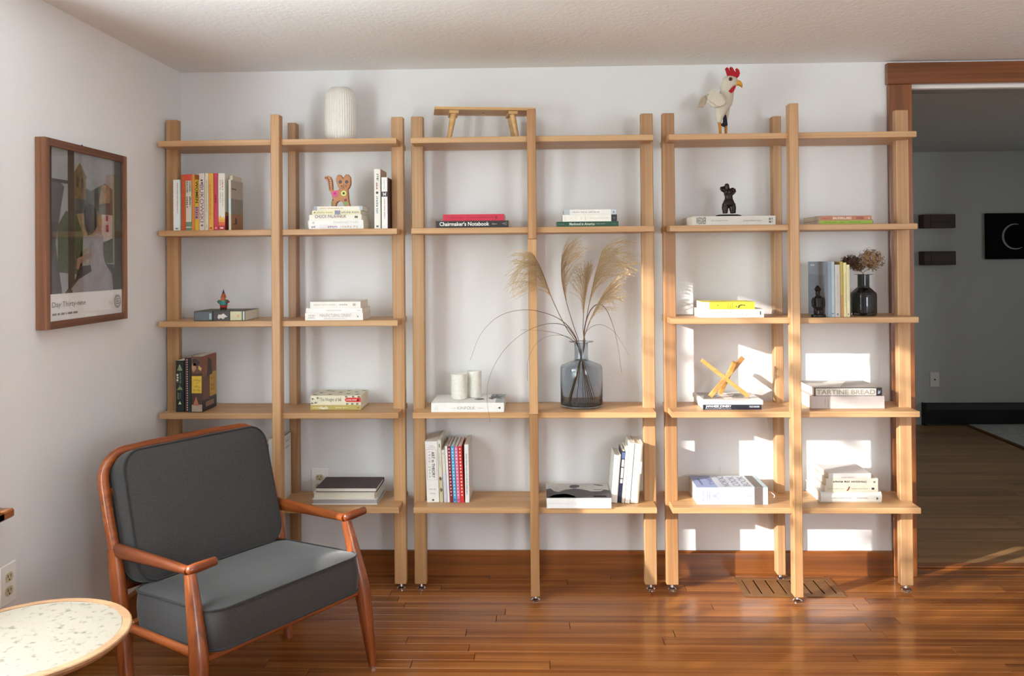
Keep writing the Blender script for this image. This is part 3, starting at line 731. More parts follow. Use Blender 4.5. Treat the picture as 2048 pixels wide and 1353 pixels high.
art('print_arm', [[(0.34, 0.30), (0.36, 0.36), (0.54, 0.40), (0.56, 0.37), (0.40, 0.33), (0.375, 0.29)], [(0.56, 0.5), (0.66, 0.53), (0.63, 0.57), (0.55, 0.56)]], '#8a6c5c', 10, 0.15)
hair = [(0.535 + 0.085 * math.cos(a), 0.635 + 0.065 * math.sin(a)) for a in [math.pi * k / 10 for k in range(11)]] + [(0.46, 0.56), (0.50, 0.50), (0.57, 0.515), (0.625, 0.56)]
art('print_hair', [hair], '#161110', 11, 0.3)
def print_text(s, a, c, b_, d, col):
    vs, fs = text_geo(s)
    V = [(PX + 0.0012, -hw_ + bw + (a + (b_ - a) * p[0]) * iw, bw + (c + (d - c) * p[1]) * ih) for p in vs]
    MB().add(V, fs).build('print_lettering', mat(col, 0.6), pr)
print_text('Day Thirty-nine', 0.05, 0.068, 0.47, 0.108, '#77777a')
cap = MB(); ca = 0.05
for wl in (0.05, 0.03, 0.045, 0.012, 0.06, 0.055):
    cap.add([(PX + 0.0012, -hw_ + bw + q * iw, bw + r_ * ih) for q, r_ in ((ca, 0.031), (ca + wl, 0.031), (ca + wl, 0.043), (ca, 0.043))], [(0, 1, 2, 3)]); ca += wl + 0.012
cap = cap.build('print_caption', mat('#8a8a8c', 0.6), pr); cap['kind'] = 'stuff'
em = MB()
for rr, r2 in ((0.052, 0.046), (0.040, 0.036)):
    n = 28; vs = []; fs = []
    for k in range(n):
        a = 2 * math.pi * k / n
        for q in (rr, r2): vs.append((PX + 0.0012, -hw_ + bw + (0.93 + q * math.cos(a)) * iw, bw + 0.078 * ih + q * math.sin(a) * iw))
    for k in range(n): j = (k + 1) % n; fs.append((2 * k, 2 * k + 1, 2 * j + 1, 2 * j))
    em.add(vs, fs)
for k in range(3): em.box(PX + 0.0011, PX + 0.0013, -hw_ + bw + 0.905 * iw, -hw_ + bw + 0.955 * iw, bw + (0.062 + 0.014 * k) * ih, bw + (0.067 + 0.014 * k) * ih)
em.build('print_emblem', mat('#6d6d70', 0.6), pr)
def thin_pane():
    m = pane_mat('picture_glass'); return m
MB().box(PX + 0.0038, PX + 0.0055, -hw_ + bw + 0.0005, hw_ - bw - 0.0005, bw + 0.0005, hh - bw - 0.0005).build('glass', thin_pane(), pf_)
MB().tube([(0.0, -0.01, hh + 0.004), (0.012, -0.01, hh + 0.004)], 0.0018, 8).lathe([(0.0045, 0), (0.0045, 0.002)], 12, Matrix.Translation((0.012, -0.01, hh + 0.004)) @ Matrix.Rotation(math.pi / 2, 4, 'Y')).build('hanging_nail', mat('#7a5a3c', 0.4, 0.8), pf_)

# ================================================================ books
_brnd = random.Random(11)
STAND = Matrix(((0, 0, 1, 0), (0, 1, 0, 0), (-1, 0, 0, 0), (0, 0, 0, 1)))     # book x -> down, book z -> right
def make_book(label, loc, L, T, Wd, cover, marks=(), hard=False, standing=False, rotz=0.0, lean=0.0, spine_back=False, pages=None, group=None, cover_rough=0.5, spine=None):
    """x along the book's height (head at 0), y from spine to fore-edge, z from back cover to front cover"""
    root = thing('book', label, 'book', loc, rotz, group, roty=lean)
    if standing: B = Matrix.Translation((0, 0, L)) @ STAND
    else: B = Matrix.Identity(4)
    if spine_back: B = Matrix.Translation((L, Wd, 0)) @ Matrix.Rotation(math.pi, 4, 'Z')
    ct = 0.0026 if hard else 0.0007; ov = 0.003 if hard else 0.0006
    bulge = min(0.005, T * 0.14) if hard else 0.0004
    prof = [(Wd, 0), (Wd, ct), (ct + 0.0005, ct), (ct + 0.0005, T - ct), (Wd, T - ct), (Wd, T), (0.003 if hard else 0.0, T)]
    n = 6
    for k in range(1, n): prof.append((-bulge * math.sin(math.pi * k / n), T * (1 - k / n)))
    prof.append((0.003 if hard else 0.0, 0))
    cm = mat(cover, cover_rough, vary=0.04, nscale=25)
    cv = MB().prism(prof, 0, L, 'x', B).build('cover', cm, root)
    MB().box(ov, L - ov, ct + 0.0008, Wd - ov, ct + 0.0001, T - ct - 0.0001, 0, B).build('page_block', M['pages'] if not pages else mat(pages, 0.9, vary=0.1, nscale=500), root)
    def P(face, a, c, lay):
        if face == 'spine': return (a * L, -bulge - 0.00025 * lay, c * T)
        if face == 'front': return (a * L, c * Wd, T + 0.00025 * lay)
        if face == 'fore': return (a * L, Wd + 0.00025 * lay, c * T)
        return (a * L, c * Wd, -0.00025 * lay)
    def quad(face, a0, a1, c0, c1, lay):
        return [P(face, a0, c0, lay), P(face, a1, c0, lay), P(face, a1, c1, lay), P(face, a0, c1, lay)]
    for mk in marks:
        kind, face, a0, a1, c0, c1, col = mk[:7]; opt = mk[7] if len(mk) > 7 else None
        if kind == 'b':
            MB().add(quad(face, a0, a1, c0, c1, 1), [(0, 1, 2, 3)], B).build(opt or 'printed_band', mat(col, cover_rough, vary=0.08, nscale=40), cv)
        elif kind == 'B':
            MB().add(quad(face, a0, a1, c0, c1, 2), [(0, 1, 2, 3)], B).build(opt or 'printed_panel', mat(col, cover_rough, vary=0.1, nscale=60), cv)
        elif kind == 'p':      # polygon in fractions, list in opt
            MB().add([P(face, a0 + (a1 - a0) * p[0], c0 + (c1 - c0) * p[1], 2.5) for p in opt], [tuple(range(len(opt)))], B).build('printed_shape', mat(col, cover_rough, vary=0.12, nscale=60), cv)
        elif kind in 't':      # legible lettering
            s_, mode = opt[0], (opt[1] if len(opt) > 1 else '')
            vs, fs = text_geo(s_, 0.02 if 'b' in mode else 0.0); V = []
            for p in vs:
                u_, w_ = p
                if 'f' in mode: u_, w_ = 1 - u_, 1 - w_
                if 'r' in mode: u_, w_ = w_, 1 - u_          # upright letters across a standing spine
                if 'q' in mode: u_, w_ = 1 - w_, u_
                V.append(P(face, a0 + (a1 - a0) * u_, c0 + (c1 - c0) * w_, 3))
            MB().add(V, fs, B).build('lettering', mat(col, 0.55), cv)
        elif kind == 'g':      # lines of print too small to read
            mb = MB(); a = a0; k = 0
            while a < a1:
                w_ = _brnd.uniform(0.10, 0.26) * (c1 - c0) * T / L * 4.0; w_ = min(w_, a1 - a)
                mb.add(quad(face, a, a + w_, c0 + 0.12 * (c1 - c0) * (k % 2), c1 - 0.12 * (c1 - c0) * ((k + 1) % 2), 3), [(0, 1, 2, 3)], B)
                a += w_ + 0.35 * (c1 - c0) * T / L * (2.4 if k % 5 == 4 else 1); k += 1
            o = mb.build('fine_print', mat(col, 0.6), cv); o['kind'] = 'stuff'
        elif kind == 'd':      # row of dots
            mb = MB(); n_ = opt
            for k in range(n_):
                ax = a0 + (a1 - a0) * (k + 0.5) / n_; r_ = 0.26 * (c1 - c0) * T
                cx, cz = ax * L, (c0 + c1) / 2 * T
                mb.add([(cx + r_ * math.cos(t), -bulge - 0.0007, cz + r_ * math.sin(t)) for t in [math.pi * q / 4 for q in range(8)]], [tuple(range(8))], B)
            o = mb.build('dots', mat(col, 0.5), cv); o['kind'] = 'stuff'
        elif kind == 'l':      # thin drawn line in a row of strokes (opt = list of polylines in fractions)
            for pl in opt:
                pts = [Vector(P(face, a0 + (a1 - a0) * p[0], c0 + (c1 - c0) * p[1], 3)) for p in pl]
                MB().tube([B @ p for p in pts], 0.00045, 4).build('line_drawing', mat(col, 0.6), cv)
    return root
def shelf_y(u, v, k, lo=-0.278, hi=-0.12):
    return max(lo, min(hi, at(u, v, z=ZS[k]).y))
class Stack:
    def __init__(s, k, yf): s.z = ZS[k] + 0.0006; s.yf = yf
    def add(s, label, u0, u1, vb, vt, Wd, cover, marks=(), dy=0.0, rot=0.0, **kw):
        y = s.yf + dy
        a, b_ = at(u0, vb, y=y), at(u1, vb, y=y); T = at((u0 + u1) / 2, vt, y=y).z - at((u0 + u1) / 2, vb, y=y).z
        make_book(label, (a.x, y, s.z), b_.x - a.x, T, Wd, cover, marks, rotz=rot, **kw)
        s.z += T + 0.0003
        return s
def stand(label, k, u0, u1, vb, vt, Wd, cover, marks=(), y=None, lean=0.0, gap=0.0003, **kw):
    y = shelf_y((u0 + u1) / 2, vb, k) if y is None else y
    a, b_ = at(u0, vb, y=y), at(u1, vb, y=y); top = at((u0 + u1) / 2, vt, y=y)
    L = (top.z - ZS[k]) / max(0.5, math.cos(lean))
    T = (b_.x - a.x) * math.cos(lean) - gap
    z = ZS[k] + (T * math.sin(lean) if lean > 0 else 0.0) + 0.0006
    make_book(label, (a.x, y, z), L, T, Wd, cover, marks, standing=True, lean=lean, **kw)
def SP(*m): return m
W_ = '#f0ece4'; CR = '#e9e1cd'
G1 = 'paperbacks standing on the corner unit'
yb = -0.250
# ---- corner unit, second shelf, left bay
stand('white paperback with tiny coloured print, against the post', 1, 347, 361.5, 460, 360, 0.13, '#eef0ee', [('g', 'spine', 0.06, 0.66, 0.52, 0.66, '#b98a72'), ('g', 'spine', 0.95, 0.975, 0.3, 0.7, '#777777'), ('b', 'spine', 0, 1, 0.9, 1, '#8fd0c0')], y=yb)
stand('narrow orange red paperback next to the white paperback', 1, 363, 371.7, 460, 350, 0.14, '#c95a30', (), y=yb)
stand('cream spined paperback with red head and green foot', 1, 372, 383.4, 460, 349, 0.14, '#d8d2be', [('b', 'spine', 0, 0.115, 0, 1, '#cf4a34'), ('t', 'spine', 0.13, 0.31, 0.60, 0.92, '#4c4a48', ('CHARLES', 'b')), ('t', 'spine', 0.13, 0.33, 0.12, 0.42, '#4c4a48', ('BUKOWSKI', 'b')), ('g', 'spine', 0.4, 0.58, 0.62, 0.9, '#55524e'), ('g', 'spine', 0.4, 0.6, 0.12, 0.38, '#55524e'), ('b', 'spine', 0.85, 0.935, 0, 1, '#6f9077'), ('b', 'spine', 0.955, 1, 0, 1, '#6f9077')], y=yb)
stand('narrow plain orange paperback beside the yellow and black one', 1, 384, 389.7, 460, 349, 0.14, '#d98a40', (), y=yb)
stand('short yellow paperback with heavy black title lettering', 1, 390, 398.5, 460, 360, 0.12, '#d6ac2c', [('t', 'spine', 0.03, 0.46, 0.2, 0.86, '#1a1612', ('WOMEN', 'b')), ('b', 'spine', 0.53, 0.78, 0, 1, '#c0968f'), ('g', 'spine', 0.54, 0.77, 0.2, 0.8, '#7c4a70')], y=yb)
stand('pale pink paperback with large dark letters on spine', 1, 399, 409.6, 460, 347, 0.14, '#dccdc2', [('g', 'spine', 0.11, 0.19, 0.25, 0.75, '#7d5068'), ('t', 'spine', 0.2, 0.86, 0.14, 0.86, '#6e4a5e', ('BUKOWSKI',)), ('B', 'spine', 0.90, 0.93, 0.3, 0.7, '#7d5068')], y=yb)
stand('thin cream paperback beside the yellow orange one', 1, 410.3, 417.3, 460, 347, 0.14, '#d9d2b4', [('g', 'spine', 0.12, 0.68, 0.38, 0.62, '#9d9780'), ('g', 'spine', 0.9, 0.96, 0.38, 0.62, '#9d9780')], y=yb)
stand('yellow orange paperback with orange print on spine', 1, 418, 427.4, 460, 347, 0.14, '#dfa73c', [('b', 'spine', 0, 1, 0, 0.45, '#e4a24a'), ('g', 'spine', 0.2, 0.8, 0.2, 0.44, '#cf6a2c'), ('g', 'spine', 0.95, 0.975, 0.2, 0.8, '#b5442a')], y=yb)
stand('crimson paperback with small dark print, beside the flame book', 1, 428, 436.4, 460, 347, 0.14, '#c23a4c', [('g', 'spine', 0.38, 0.52, 0.3, 0.65, '#6e1626'), ('B', 'spine', 0.95, 0.975, 0.3, 0.7, '#f0b0a8')], y=yb)
stand('white paperback with a red and orange flame at its foot', 1, 437, 450.2, 460, 347, 0.14, '#e4e0d2', [('g', 'spine', 0.12, 0.3, 0.56, 0.8, '#d08a7c'), ('g', 'spine', 0.12, 0.3, 0.22, 0.42, '#a8a296'), ('g', 'spine', 0.34, 0.58, 0.6, 0.76, '#a8a296'), ('g', 'spine', 0.34, 0.52, 0.25, 0.42, '#a8a296'),
      ('b', 'spine', 0.80, 0.86, 0, 1, '#e2a14a'), ('b', 'spine', 0.86, 0.92, 0, 1, '#d6643a'), ('b', 'spine', 0.92, 1, 0, 1, '#b32f36'), ('p', 'spine', 0.74, 0.81, 0, 1, '#e5b45e', [(1, 0), (1, 1), (0.2, 0.85), (0.7, 0.6), (0.1, 0.3), (0.5, 0.05)]), ('B', 'spine', 0.95, 0.975, 0.25, 0.75, '#f2d7d0'),
      ('b', 'front', 0.70, 1.0, 0, 0.3, '#8c2a24'), ('B', 'front', 0.68, 0.75, 0, 0.25, '#c98a3c')], y=yb)
stand('tall plain cream book behind the desert cover book', 1, 459.4, 466, 460, 351.5, 0.10, '#d3c9b2', (), y=-0.205)
stand('paperback with a grey and sand desert photo on its cover', 1, 457.6, 462.4, 460, 360, 0.132, '#cfc8ba', [('b', 'spine', 0.36, 0.7, 0, 1, '#c3cfcf'), ('b', 'front', 0.0, 0.37, 0, 1, '#b7a99c'), ('b', 'front', 0.37, 0.68, 0, 1, '#8f8578'), ('b', 'front', 0.68, 1.0, 0, 1, '#a5744a'), ('p', 'front', 0.165, 0.19, 0.06, 0.44, '#5d564e', [(0, 0), (1, 0), (1, 1), (0, 1)]), ('p', 'front', 0.74, 0.90, 0.12, 0.52, '#4a3330', [(0, 0.55), (0.05, 0.85), (0.85, 0.95), (0.95, 0.2), (0.8, 0.05), (0.78, 0.5)])], y=-0.256)
# ---- corner unit, second shelf, right bay
s1 = Stack(1, -0.250)
s1.add('white paperback with violet print, bottom of the painted cat stack', 617.5, 727, 456.5, 448, 0.15, '#eeeae6', [('g', 'spine', 0.05, 0.13, 0.3, 0.7, '#9c86ac'), ('g', 'spine', 0.35, 0.52, 0.3, 0.75, '#a386ab'), ('g', 'spine', 0.58, 0.9, 0.25, 0.75, '#cdc4bc'), ('b', 'spine', 0.2, 0.4, 0, 1, '#e6dede')])
s1.add('white paperback with grey upside down title, second in cat stack', 616, 726.5, 447.5, 438.7, 0.15, '#efece6', [('t', 'spine', 0.46, 0.92, 0.25, 0.75, '#b9b4ac', ('ON LONGING', 'f')), ('g', 'spine', 0.08, 0.12, 0.25, 0.75, '#c9c4ba')])
s1.add('white paperback with dark red lettering in the cat stack', 618.5, 723, 438.4, 427.4, 0.145, '#ece7da', [('t', 'spine', 0.11, 0.71, 0.40, 0.98, '#7b4148', ('CHUCK PALAHNIUK', '')), ('B', 'spine', 0.87, 0.93, 0.35, 0.75, '#6b6660'), ('b', 'front', 0.9, 1.0, 0, 1, '#a9744c')])
s1.add('pale yellow paperback with a small grey photo on spine', 624, 721, 427, 418.8, 0.14, '#e8dfb8', [('g', 'spine', 0.1, 0.43, 0.35, 0.7, '#b9b17c'), ('B', 'spine', 0.47, 0.585, 0, 1, '#8d8da0'), ('g', 'spine', 0.61, 0.97, 0.3, 0.72, '#aaa294'), ('B', 'spine', 0.04, 0.07, 0.4, 0.7, '#77705c')])
s1.add('cream paperback with grey ends directly beneath the painted cat', 628, 725, 418.4, 410.2, 0.13, '#e9e3d2', [('b', 'spine', 0, 0.065, 0, 1, '#a9a4b0'), ('b', 'spine', 0.94, 1, 0, 1, '#b4bccc'), ('g', 'spine', 0.12, 0.6, 0.35, 0.65, '#c9ae84')])
CAT_Z = s1.z
stand('taller white hardback with fine print leaning on the post', 1, 749, 761.6, 457, 338.5, 0.135, '#e9e5da', [('g', 'spine', 0.08, 0.2, 0.4, 0.75, '#8d8577'), ('g', 'spine', 0.23, 0.34, 0.3, 0.55, '#a8504c'), ('p', 'spine', 0.375, 0.42, 0.26, 0.68, '#4d4450', [(0.5 + 0.5 * math.cos(a), 0.5 + 0.5 * math.sin(a)) for a in [math.pi * q / 6 for q in range(12)]]), ('g', 'spine', 0.46, 0.74, 0.3, 0.6, '#8f99a4'), ('B', 'spine', 0.945, 0.975, 0.3, 0.65, '#5d5852'), ('b', 'front', 0.0, 1.0, 0, 1, '#b39a80')], y=-0.235)
stand('shorter white book with a dark photo band on spine', 1, 763.6, 775.4, 457, 355, 0.11, '#efece8', [('b', 'spine', 0.28, 0.38, 0, 1, '#4b3a48'), ('p', 'spine', 0.29, 0.37, 0.2, 0.8, '#cfc9cc', [(0, 0), (1, 0.2), (0.6, 0.5), (1, 0.9), (0, 1), (0.4, 0.5)]), ('g', 'spine', 0.05, 0.25, 0.4, 0.55, '#b5b1b8'), ('g', 'spine', 0.42, 0.82, 0.4, 0.6, '#c79a9c'), ('b', 'front', 0, 1, 0, 1, '#4a2f33')], y=-0.240)
# ---- corner unit, third shelf
s2 = Stack(2, -0.245)
s2.add('thick hardback with grey, photo and cream spine panels', 388, 490.3, 639.3, 620, 0.165, '#4c4a3e', [('b', 'spine', 0.01, 0.355, 0.08, 0.94, '#6a7279'), ('g', 'spine', 0.30, 0.345, 0.15, 0.85, '#9fc0c8'), ('b', 'spine', 0.355, 0.385, 0, 1, '#241e20'), ('b', 'spine', 0.385, 0.69, 0.06, 0.95, '#4e4a48'), ('p', 'spine', 0.46, 0.66, 0.08, 0.8, '#d9d6d2', [(0, 0.35), (0.1, 0.8), (0.35, 0.75), (0.6, 0.95), (1, 0.45), (0.75, 0.4), (0.6, 0.1), (0.3, 0.3), (0.15, 0.1)]), ('b', 'spine', 0.69, 0.71, 0, 1, '#241e20'), ('b', 'spine', 0.71, 0.93, 0.05, 0.95, '#cfcaa4'), ('p', 'spine', 0.84, 0.89, 0.3, 0.65, '#d8a86a', [(0, 0.5), (0.5, 1), (1, 0.5), (0.5, 0)]), ('b', 'spine', 0.93, 0.965, 0.05, 0.95, '#5c7a66'), ('b', 'spine', 0.965, 0.985, 0.05, 0.95, '#e5e1d6')])
GNOME_Z = s2.z
s3 = Stack(2, -0.255)
s3.add('white paperback with wide grey title, bottom of three white books', 610, 726, 639, 624.2, 0.15, '#efece6', [('t', 'spine', 0.255, 0.80, 0.45, 0.86, '#a29a90', ('MANUFACTURING CONSENT', '')), ('g', 'spine', 0.06, 0.17, 0.55, 0.75, '#c4b8b0'), ('g', 'spine', 0.06, 0.17, 0.25, 0.45, '#c4b8b0'), ('g', 'spine', 0.33, 0.72, 0.2, 0.3, '#c9bdb4'), ('p', 'spine', 0.895, 0.925, 0.4, 0.65, '#6c6862', [(0, 0), (0.5, 1), (1, 0.2)])])
s3.add('thin white paperback between two white books', 612, 724.5, 623.6, 614.5, 0.155, '#f2efea', [('g', 'spine', 0.37, 0.63, 0.42, 0.6, '#bdb6ac'), ('g', 'spine', 0.91, 0.97, 0.42, 0.6, '#c2bcb4')])
s3.add('white paperback with dark upper edge, top of three white books', 620, 721, 614, 600, 0.14, '#efebe3', [('g', 'spine', 0.08, 0.52, 0.4, 0.58, '#c9c2b6'), ('g', 'spine', 0.58, 0.76, 0.38, 0.6, '#b4ada2'), ('B', 'spine', 0.85, 0.905, 0.32, 0.66, '#b9b4aa'), ('b', 'spine', 0, 1, 0.93, 1.0, '#8f877c')])
# ---- corner unit, fourth shelf
stand('dark green paperback with cream pyramid shapes on spine', 3, 352, 368.2, 817, 722, 0.12, '#1e2c28', [('p', 'spine', 0.08, 0.2, 0.15, 0.85, '#8c9a72', [(0.1, 0.55), (0.9, 1), (1, 0.5), (0.9, 0)]), ('p', 'spine', 0.07, 0.13, 0.35, 0.65, '#d9cfae', [(0, 0.5), (1, 1), (1, 0)]), ('p', 'spine', 0.475, 0.58, 0.15, 0.85, '#8c9a72', [(0, 0.5), (0.9, 1), (0.9, 0)]), ('p', 'spine', 0.47, 0.52, 0.35, 0.65, '#d9cfae', [(0, 0.5), (1, 1), (1, 0)]), ('p', 'spine', 0.79, 0.85, 0.3, 0.7, '#d9cfae', [(0, 0.5), (1, 1), (1, 0)]), ('g', 'spine', 0.26, 0.42, 0.1, 0.36, '#d8d8d0'), ('g', 'spine', 0.24, 0.44, 0.5, 0.66, '#8d9a58'), ('g', 'spine', 0.63, 0.75, 0.2, 0.4, '#8f8f7a'), ('g', 'spine', 0.63, 0.75, 0.5, 0.62, '#6f7a68')], y=-0.238)
stand('narrow maroon paperback with a row of white beads', 3, 370, 376.6, 818, 716, 0.15, '#4a2228', [('d', 'spine', 0.02, 0.98, 0.35, 1.15, '#c9beac', 22)], y=-0.242)
stand('narrow black green paperback beside the beaded one', 3, 377, 382.6, 818, 716, 0.15, '#18211f', [('g', 'spine', 0.2, 0.55, 0.4, 0.7, '#55403f'), ('b', 'spine', 0.55, 1.0, 0, 1, '#22322e')], y=-0.242)
neru = [('b', 'spine', 0.0, 0.30, 0, 1, '#6b4a38'), ('p', 'spine', 0.03, 0.26, 0.0, 1.0, '#3a2c28', [(0.1, 0.1), (0.0, 0.4), (0.3, 0.8), (0.55, 0.7), (0.6, 0.2)]), ('p', 'spine', 0.1, 0.3, 0.0, 0.5, '#b08a66', [(0.1, 0.2), (0.1, 0.8), (0.6, 0.9), (0.9, 0.4), (0.6, 0.1)]), ('p', 'spine', 0.16, 0.26, 0.6, 0.98, '#c9a85e', [(0, 0.2), (0.5, 1), (1, 0.7), (0.6, 0.1)]),
        ('B', 'spine', 0.35, 0.66, 0.03, 0.95, '#dcb840'), ('t', 'spine', 0.40, 0.445, 0.2, 0.78, '#8a6a1c', ('Poetry', 'r')), ('t', 'spine', 0.47, 0.50, 0.42, 0.55, '#8a6a1c', ('of', 'r')), ('t', 'spine', 0.525, 0.57, 0.24, 0.74, '#8a6a1c', ('Pablo', 'r')), ('t', 'spine', 0.585, 0.63, 0.16, 0.8, '#8a6a1c', ('Neruda', 'r')),
        ('p', 'spine', 0.72, 0.88, 0.15, 0.7, '#a8684a', [(0, 0.5), (1, 1), (1, 0)]), ('B', 'spine', 0.865, 0.99, 0.02, 0.98, '#a89a86'),
        ('b', 'front', 0.0, 0.36, 0.0, 1.0, '#8a5238'), ('p', 'front', 0.0, 0.4, 0.0, 1.0, '#352a28', [(0.1, 0.4), (0.25, 0.62), (0.9, 0.7), (1, 0.3), (0.6, 0.35)]), ('b', 'front', 0.36, 0.8, 0.0, 0.45, '#6b4434'), ('B', 'front', 0.33, 0.77, 0.50, 0.98, '#c99a34'), ('t', 'front', 0.43, 0.475, 0.6, 0.86, '#8a6418', ('Poetry', 'q')), ('t', 'front', 0.55, 0.6, 0.6, 0.86, '#8a6418', ('Pablo', 'q')), ('t', 'front', 0.62, 0.67, 0.6, 0.88, '#8a6418', ('Neruda', 'q')), ('b', 'front', 0.8, 1.0, 0.0, 1.0, '#2a2226'), ('B', 'front', 0.84, 0.93, 0.22, 0.8, '#8d6a58')]
stand('thick paperback with portrait cover and yellow title labels', 3, 383.2, 405, 818, 714, 0.145, '#4a332a', neru, y=-0.244)
y4 = shelf_y(670, 820.5, 3)
s4 = Stack(3, y4)
s4.add('olive gold paperback underneath the botanical paperback', 621, 721.5, 820.5, 811, 0.155, '#b9a45c', [('g', 'spine', 0.05, 0.18, 0.3, 0.65, '#d8cc94'), ('p', 'spine', 0.16, 0.36, 0.1, 0.95, '#d6cdb8', [(0, 0.2), (0.3, 0.9), (0.5, 0.4), (0.8, 0.8), (1, 0.2), (0.5, 0)]), ('g', 'spine', 0.5, 0.75, 0.35, 0.6, '#ddd0a0'), ('B', 'spine', 0.93, 0.97, 0.3, 0.6, '#8f7c3c')])
bot = [('t', 'spine', 0.185, 0.62, 0.3, 0.78, '#6a6e66', ('The Weight of Ink', '')), ('p', 'spine', 0.68, 1.0, 0.30, 0.80, '#d2332c', [(0, 0.5), (0.1, 0.95), (1, 1), (1, 0), (0.1, 0.05)]), ('t', 'spine', 0.715, 0.92, 0.47, 0.62, '#f2d8d0', ('RACHEL KADISH', 'b')), ('p', 'spine', 0.93, 0.96, 0.4, 0.6, '#6c2a24', [(0, 0), (0, 1), (1, 1), (1, 0)])]
for (x, z, s_) in ((0.02, 0.1, 1), (0.09, 0.15, 1), (0.03, 0.75, -1), (0.13, 0.85, -1), (0.72, 0.02, 1), (0.82, 0.02, 1), (0.92, 0.03, 1), (0.70, 0.98, -1), (0.84, 0.98, -1), (0.95, 0.97, -1)):
    bot.append(('p', 'spine', x - 0.015, x + 0.05, z, z + s_ * 0.28, '#5c6652', [(0, 0), (0.3, 0.9), (0.55, 0.35), (1, 0.8), (0.7, 0.1)]))
for (x, z) in ((0.05, 0.2), (0.12, 0.5), (0.3, 0.75), (0.35, 0.2), (0.5, 0.55), (0.62, 0.85), (0.7, 0.3), (0.82, 0.6), (0.9, 0.2), (0.93, 0.85), (0.2, 0.85)):
    bot.append(('p', 'front', x - 0.04, x + 0.06, z - 0.08, z + 0.1, '#6e7268', [(0, 0.1), (0.25, 0.9), (0.45, 0.5), (0.9, 1), (0.7, 0.3), (1, 0)]))
s4.add('cream paperback with botanical border and red author label', 621.5, 721.5, 810.6, 792, 0.15, '#e2dabf', bot)
# ---- corner unit, bottom shelf
stand('white book standing behind the armchair, its top edge dark', 4, 538, 560, 1000, 878, 0.15, '#d9d7d2', [('b', 'front', 0.0, 0.015, 0, 1, '#3a3634'), ('g', 'front', 0.1, 0.12, 0.5, 0.9, '#a9a5a0'), ('g', 'front', 0.2, 0.22, 0.5, 0.9, '#a9a5a0'), ('b', 'front', 0.6, 0.72, 0.3, 0.42, '#4a4644')], y=-0.232)
stand('blue grey book standing behind the armchair', 4, 522, 536, 1000, 890, 0.14, '#8f98a2', (), y=-0.225)
y5 = shelf_y(690, 1010, 4)
s5 = Stack(4, y5)
s5.add('grey paged white hardback, bottom of the fore edge stack', 624, 755, 1010, 999.2, 0.165, '#dedad4', (), hard=True, spine_back=True, pages='#a3a0a0')
s5.add('cream paged hardback in the middle of the fore edge stack', 626, 750, 998.8, 985.4, 0.165, '#dcd7cb', (), hard=True, spine_back=True, pages='#d9d4c2')
s5.add('dark brown cloth hardback on top of the fore edge stack', 632, 753, 985, 976, 0.165, '#4b3f3f', (), hard=True, spine_back=True, pages='#ddd6ca', cover_rough=0.85)

# ---- middle unit, second shelf
s6 = Stack(1, -0.258)
s6.add('black lying book with bold white title, under the crimson book', 872, 1017, 454.5, 441, 0.20, '#262323', [('t', 'spine', 0.05, 0.735, 0.25, 0.86, '#e8e4de', ("Chairmaker's Notebook", 'b')), ('t', 'spine', 0.77, 0.845, 0.42, 0.62, '#cfcbc5', ('Galbert', '')), ('l', 'spine', 0.91, 0.98, 0.25, 0.8, '#d8d4ce', [[(1, 0.95), (0, 0.55), (0.9, 0.1)], [(0.15, 0.55), (1, 0.45)]])])
s6.add('plain crimson lying book on top of the black one', 886, 1008, 440, 427, 0.17, '#c42340', [('g', 'spine', 0.12, 0.33, 0.35, 0.6, '#a51a34'), ('g', 'spine', 0.4, 0.84, 0.38, 0.58, '#a51a34'), ('B', 'spine', 0.865, 0.885, 0.25, 0.7, '#6a1022')])
s7 = Stack(1, -0.258)
s7.add('dark green lying book with pale title, lowest of three', 1113.5, 1237, 454, 444.2, 0.15, '#1f4a38', [('t', 'spine', 0.205, 0.615, 0.24, 0.8, '#cfd6c4', ('Manhood in America', 'b')), ('g', 'spine', 0.03, 0.12, 0.4, 0.6, '#4f7560'), ('g', 'spine', 0.64, 0.8, 0.42, 0.6, '#8da08c'), ('g', 'spine', 0.89, 0.96, 0.4, 0.6, '#4f7560')])
s7.add('white lying book with a black end above the green book', 1125, 1234, 443.9, 430.4, 0.14, '#ece8dd', [('b', 'spine', 0.895, 1, 0, 1, '#1b1a1e'), ('l', 'spine', 0.04, 0.42, 0.15, 0.85, '#aaa59a', [[(0.02, 0), (0.02, 1)], [(1, 0), (1, 1)], [(0.3, 0.3), (0.34, 0.7)], [(0.52, 0.3), (0.56, 0.7)], [(0.78, 0.3), (0.8, 0.75)]]), ('g', 'spine', 0.5, 0.85, 0.42, 0.56, '#d2ccc0'), ('B', 'spine', 0.93, 0.97, 0.35, 0.65, '#55525c')])
s7.add('pale grey ended white book on top of the black ended one', 1128, 1232.5, 430.1, 420, 0.13, '#e8e5de', [('b', 'spine', 0, 0.11, 0, 1, '#aeb6ba'), ('b', 'spine', 0.9, 1, 0, 1, '#bcc6cc'), ('g', 'spine', 0.16, 0.68, 0.36, 0.64, '#b3ada4'), ('B', 'spine', 0.94, 0.96, 0.35, 0.6, '#44484e'), ('b', 'back', 0, 0.3, 0, 0.2, '#7a4530')])
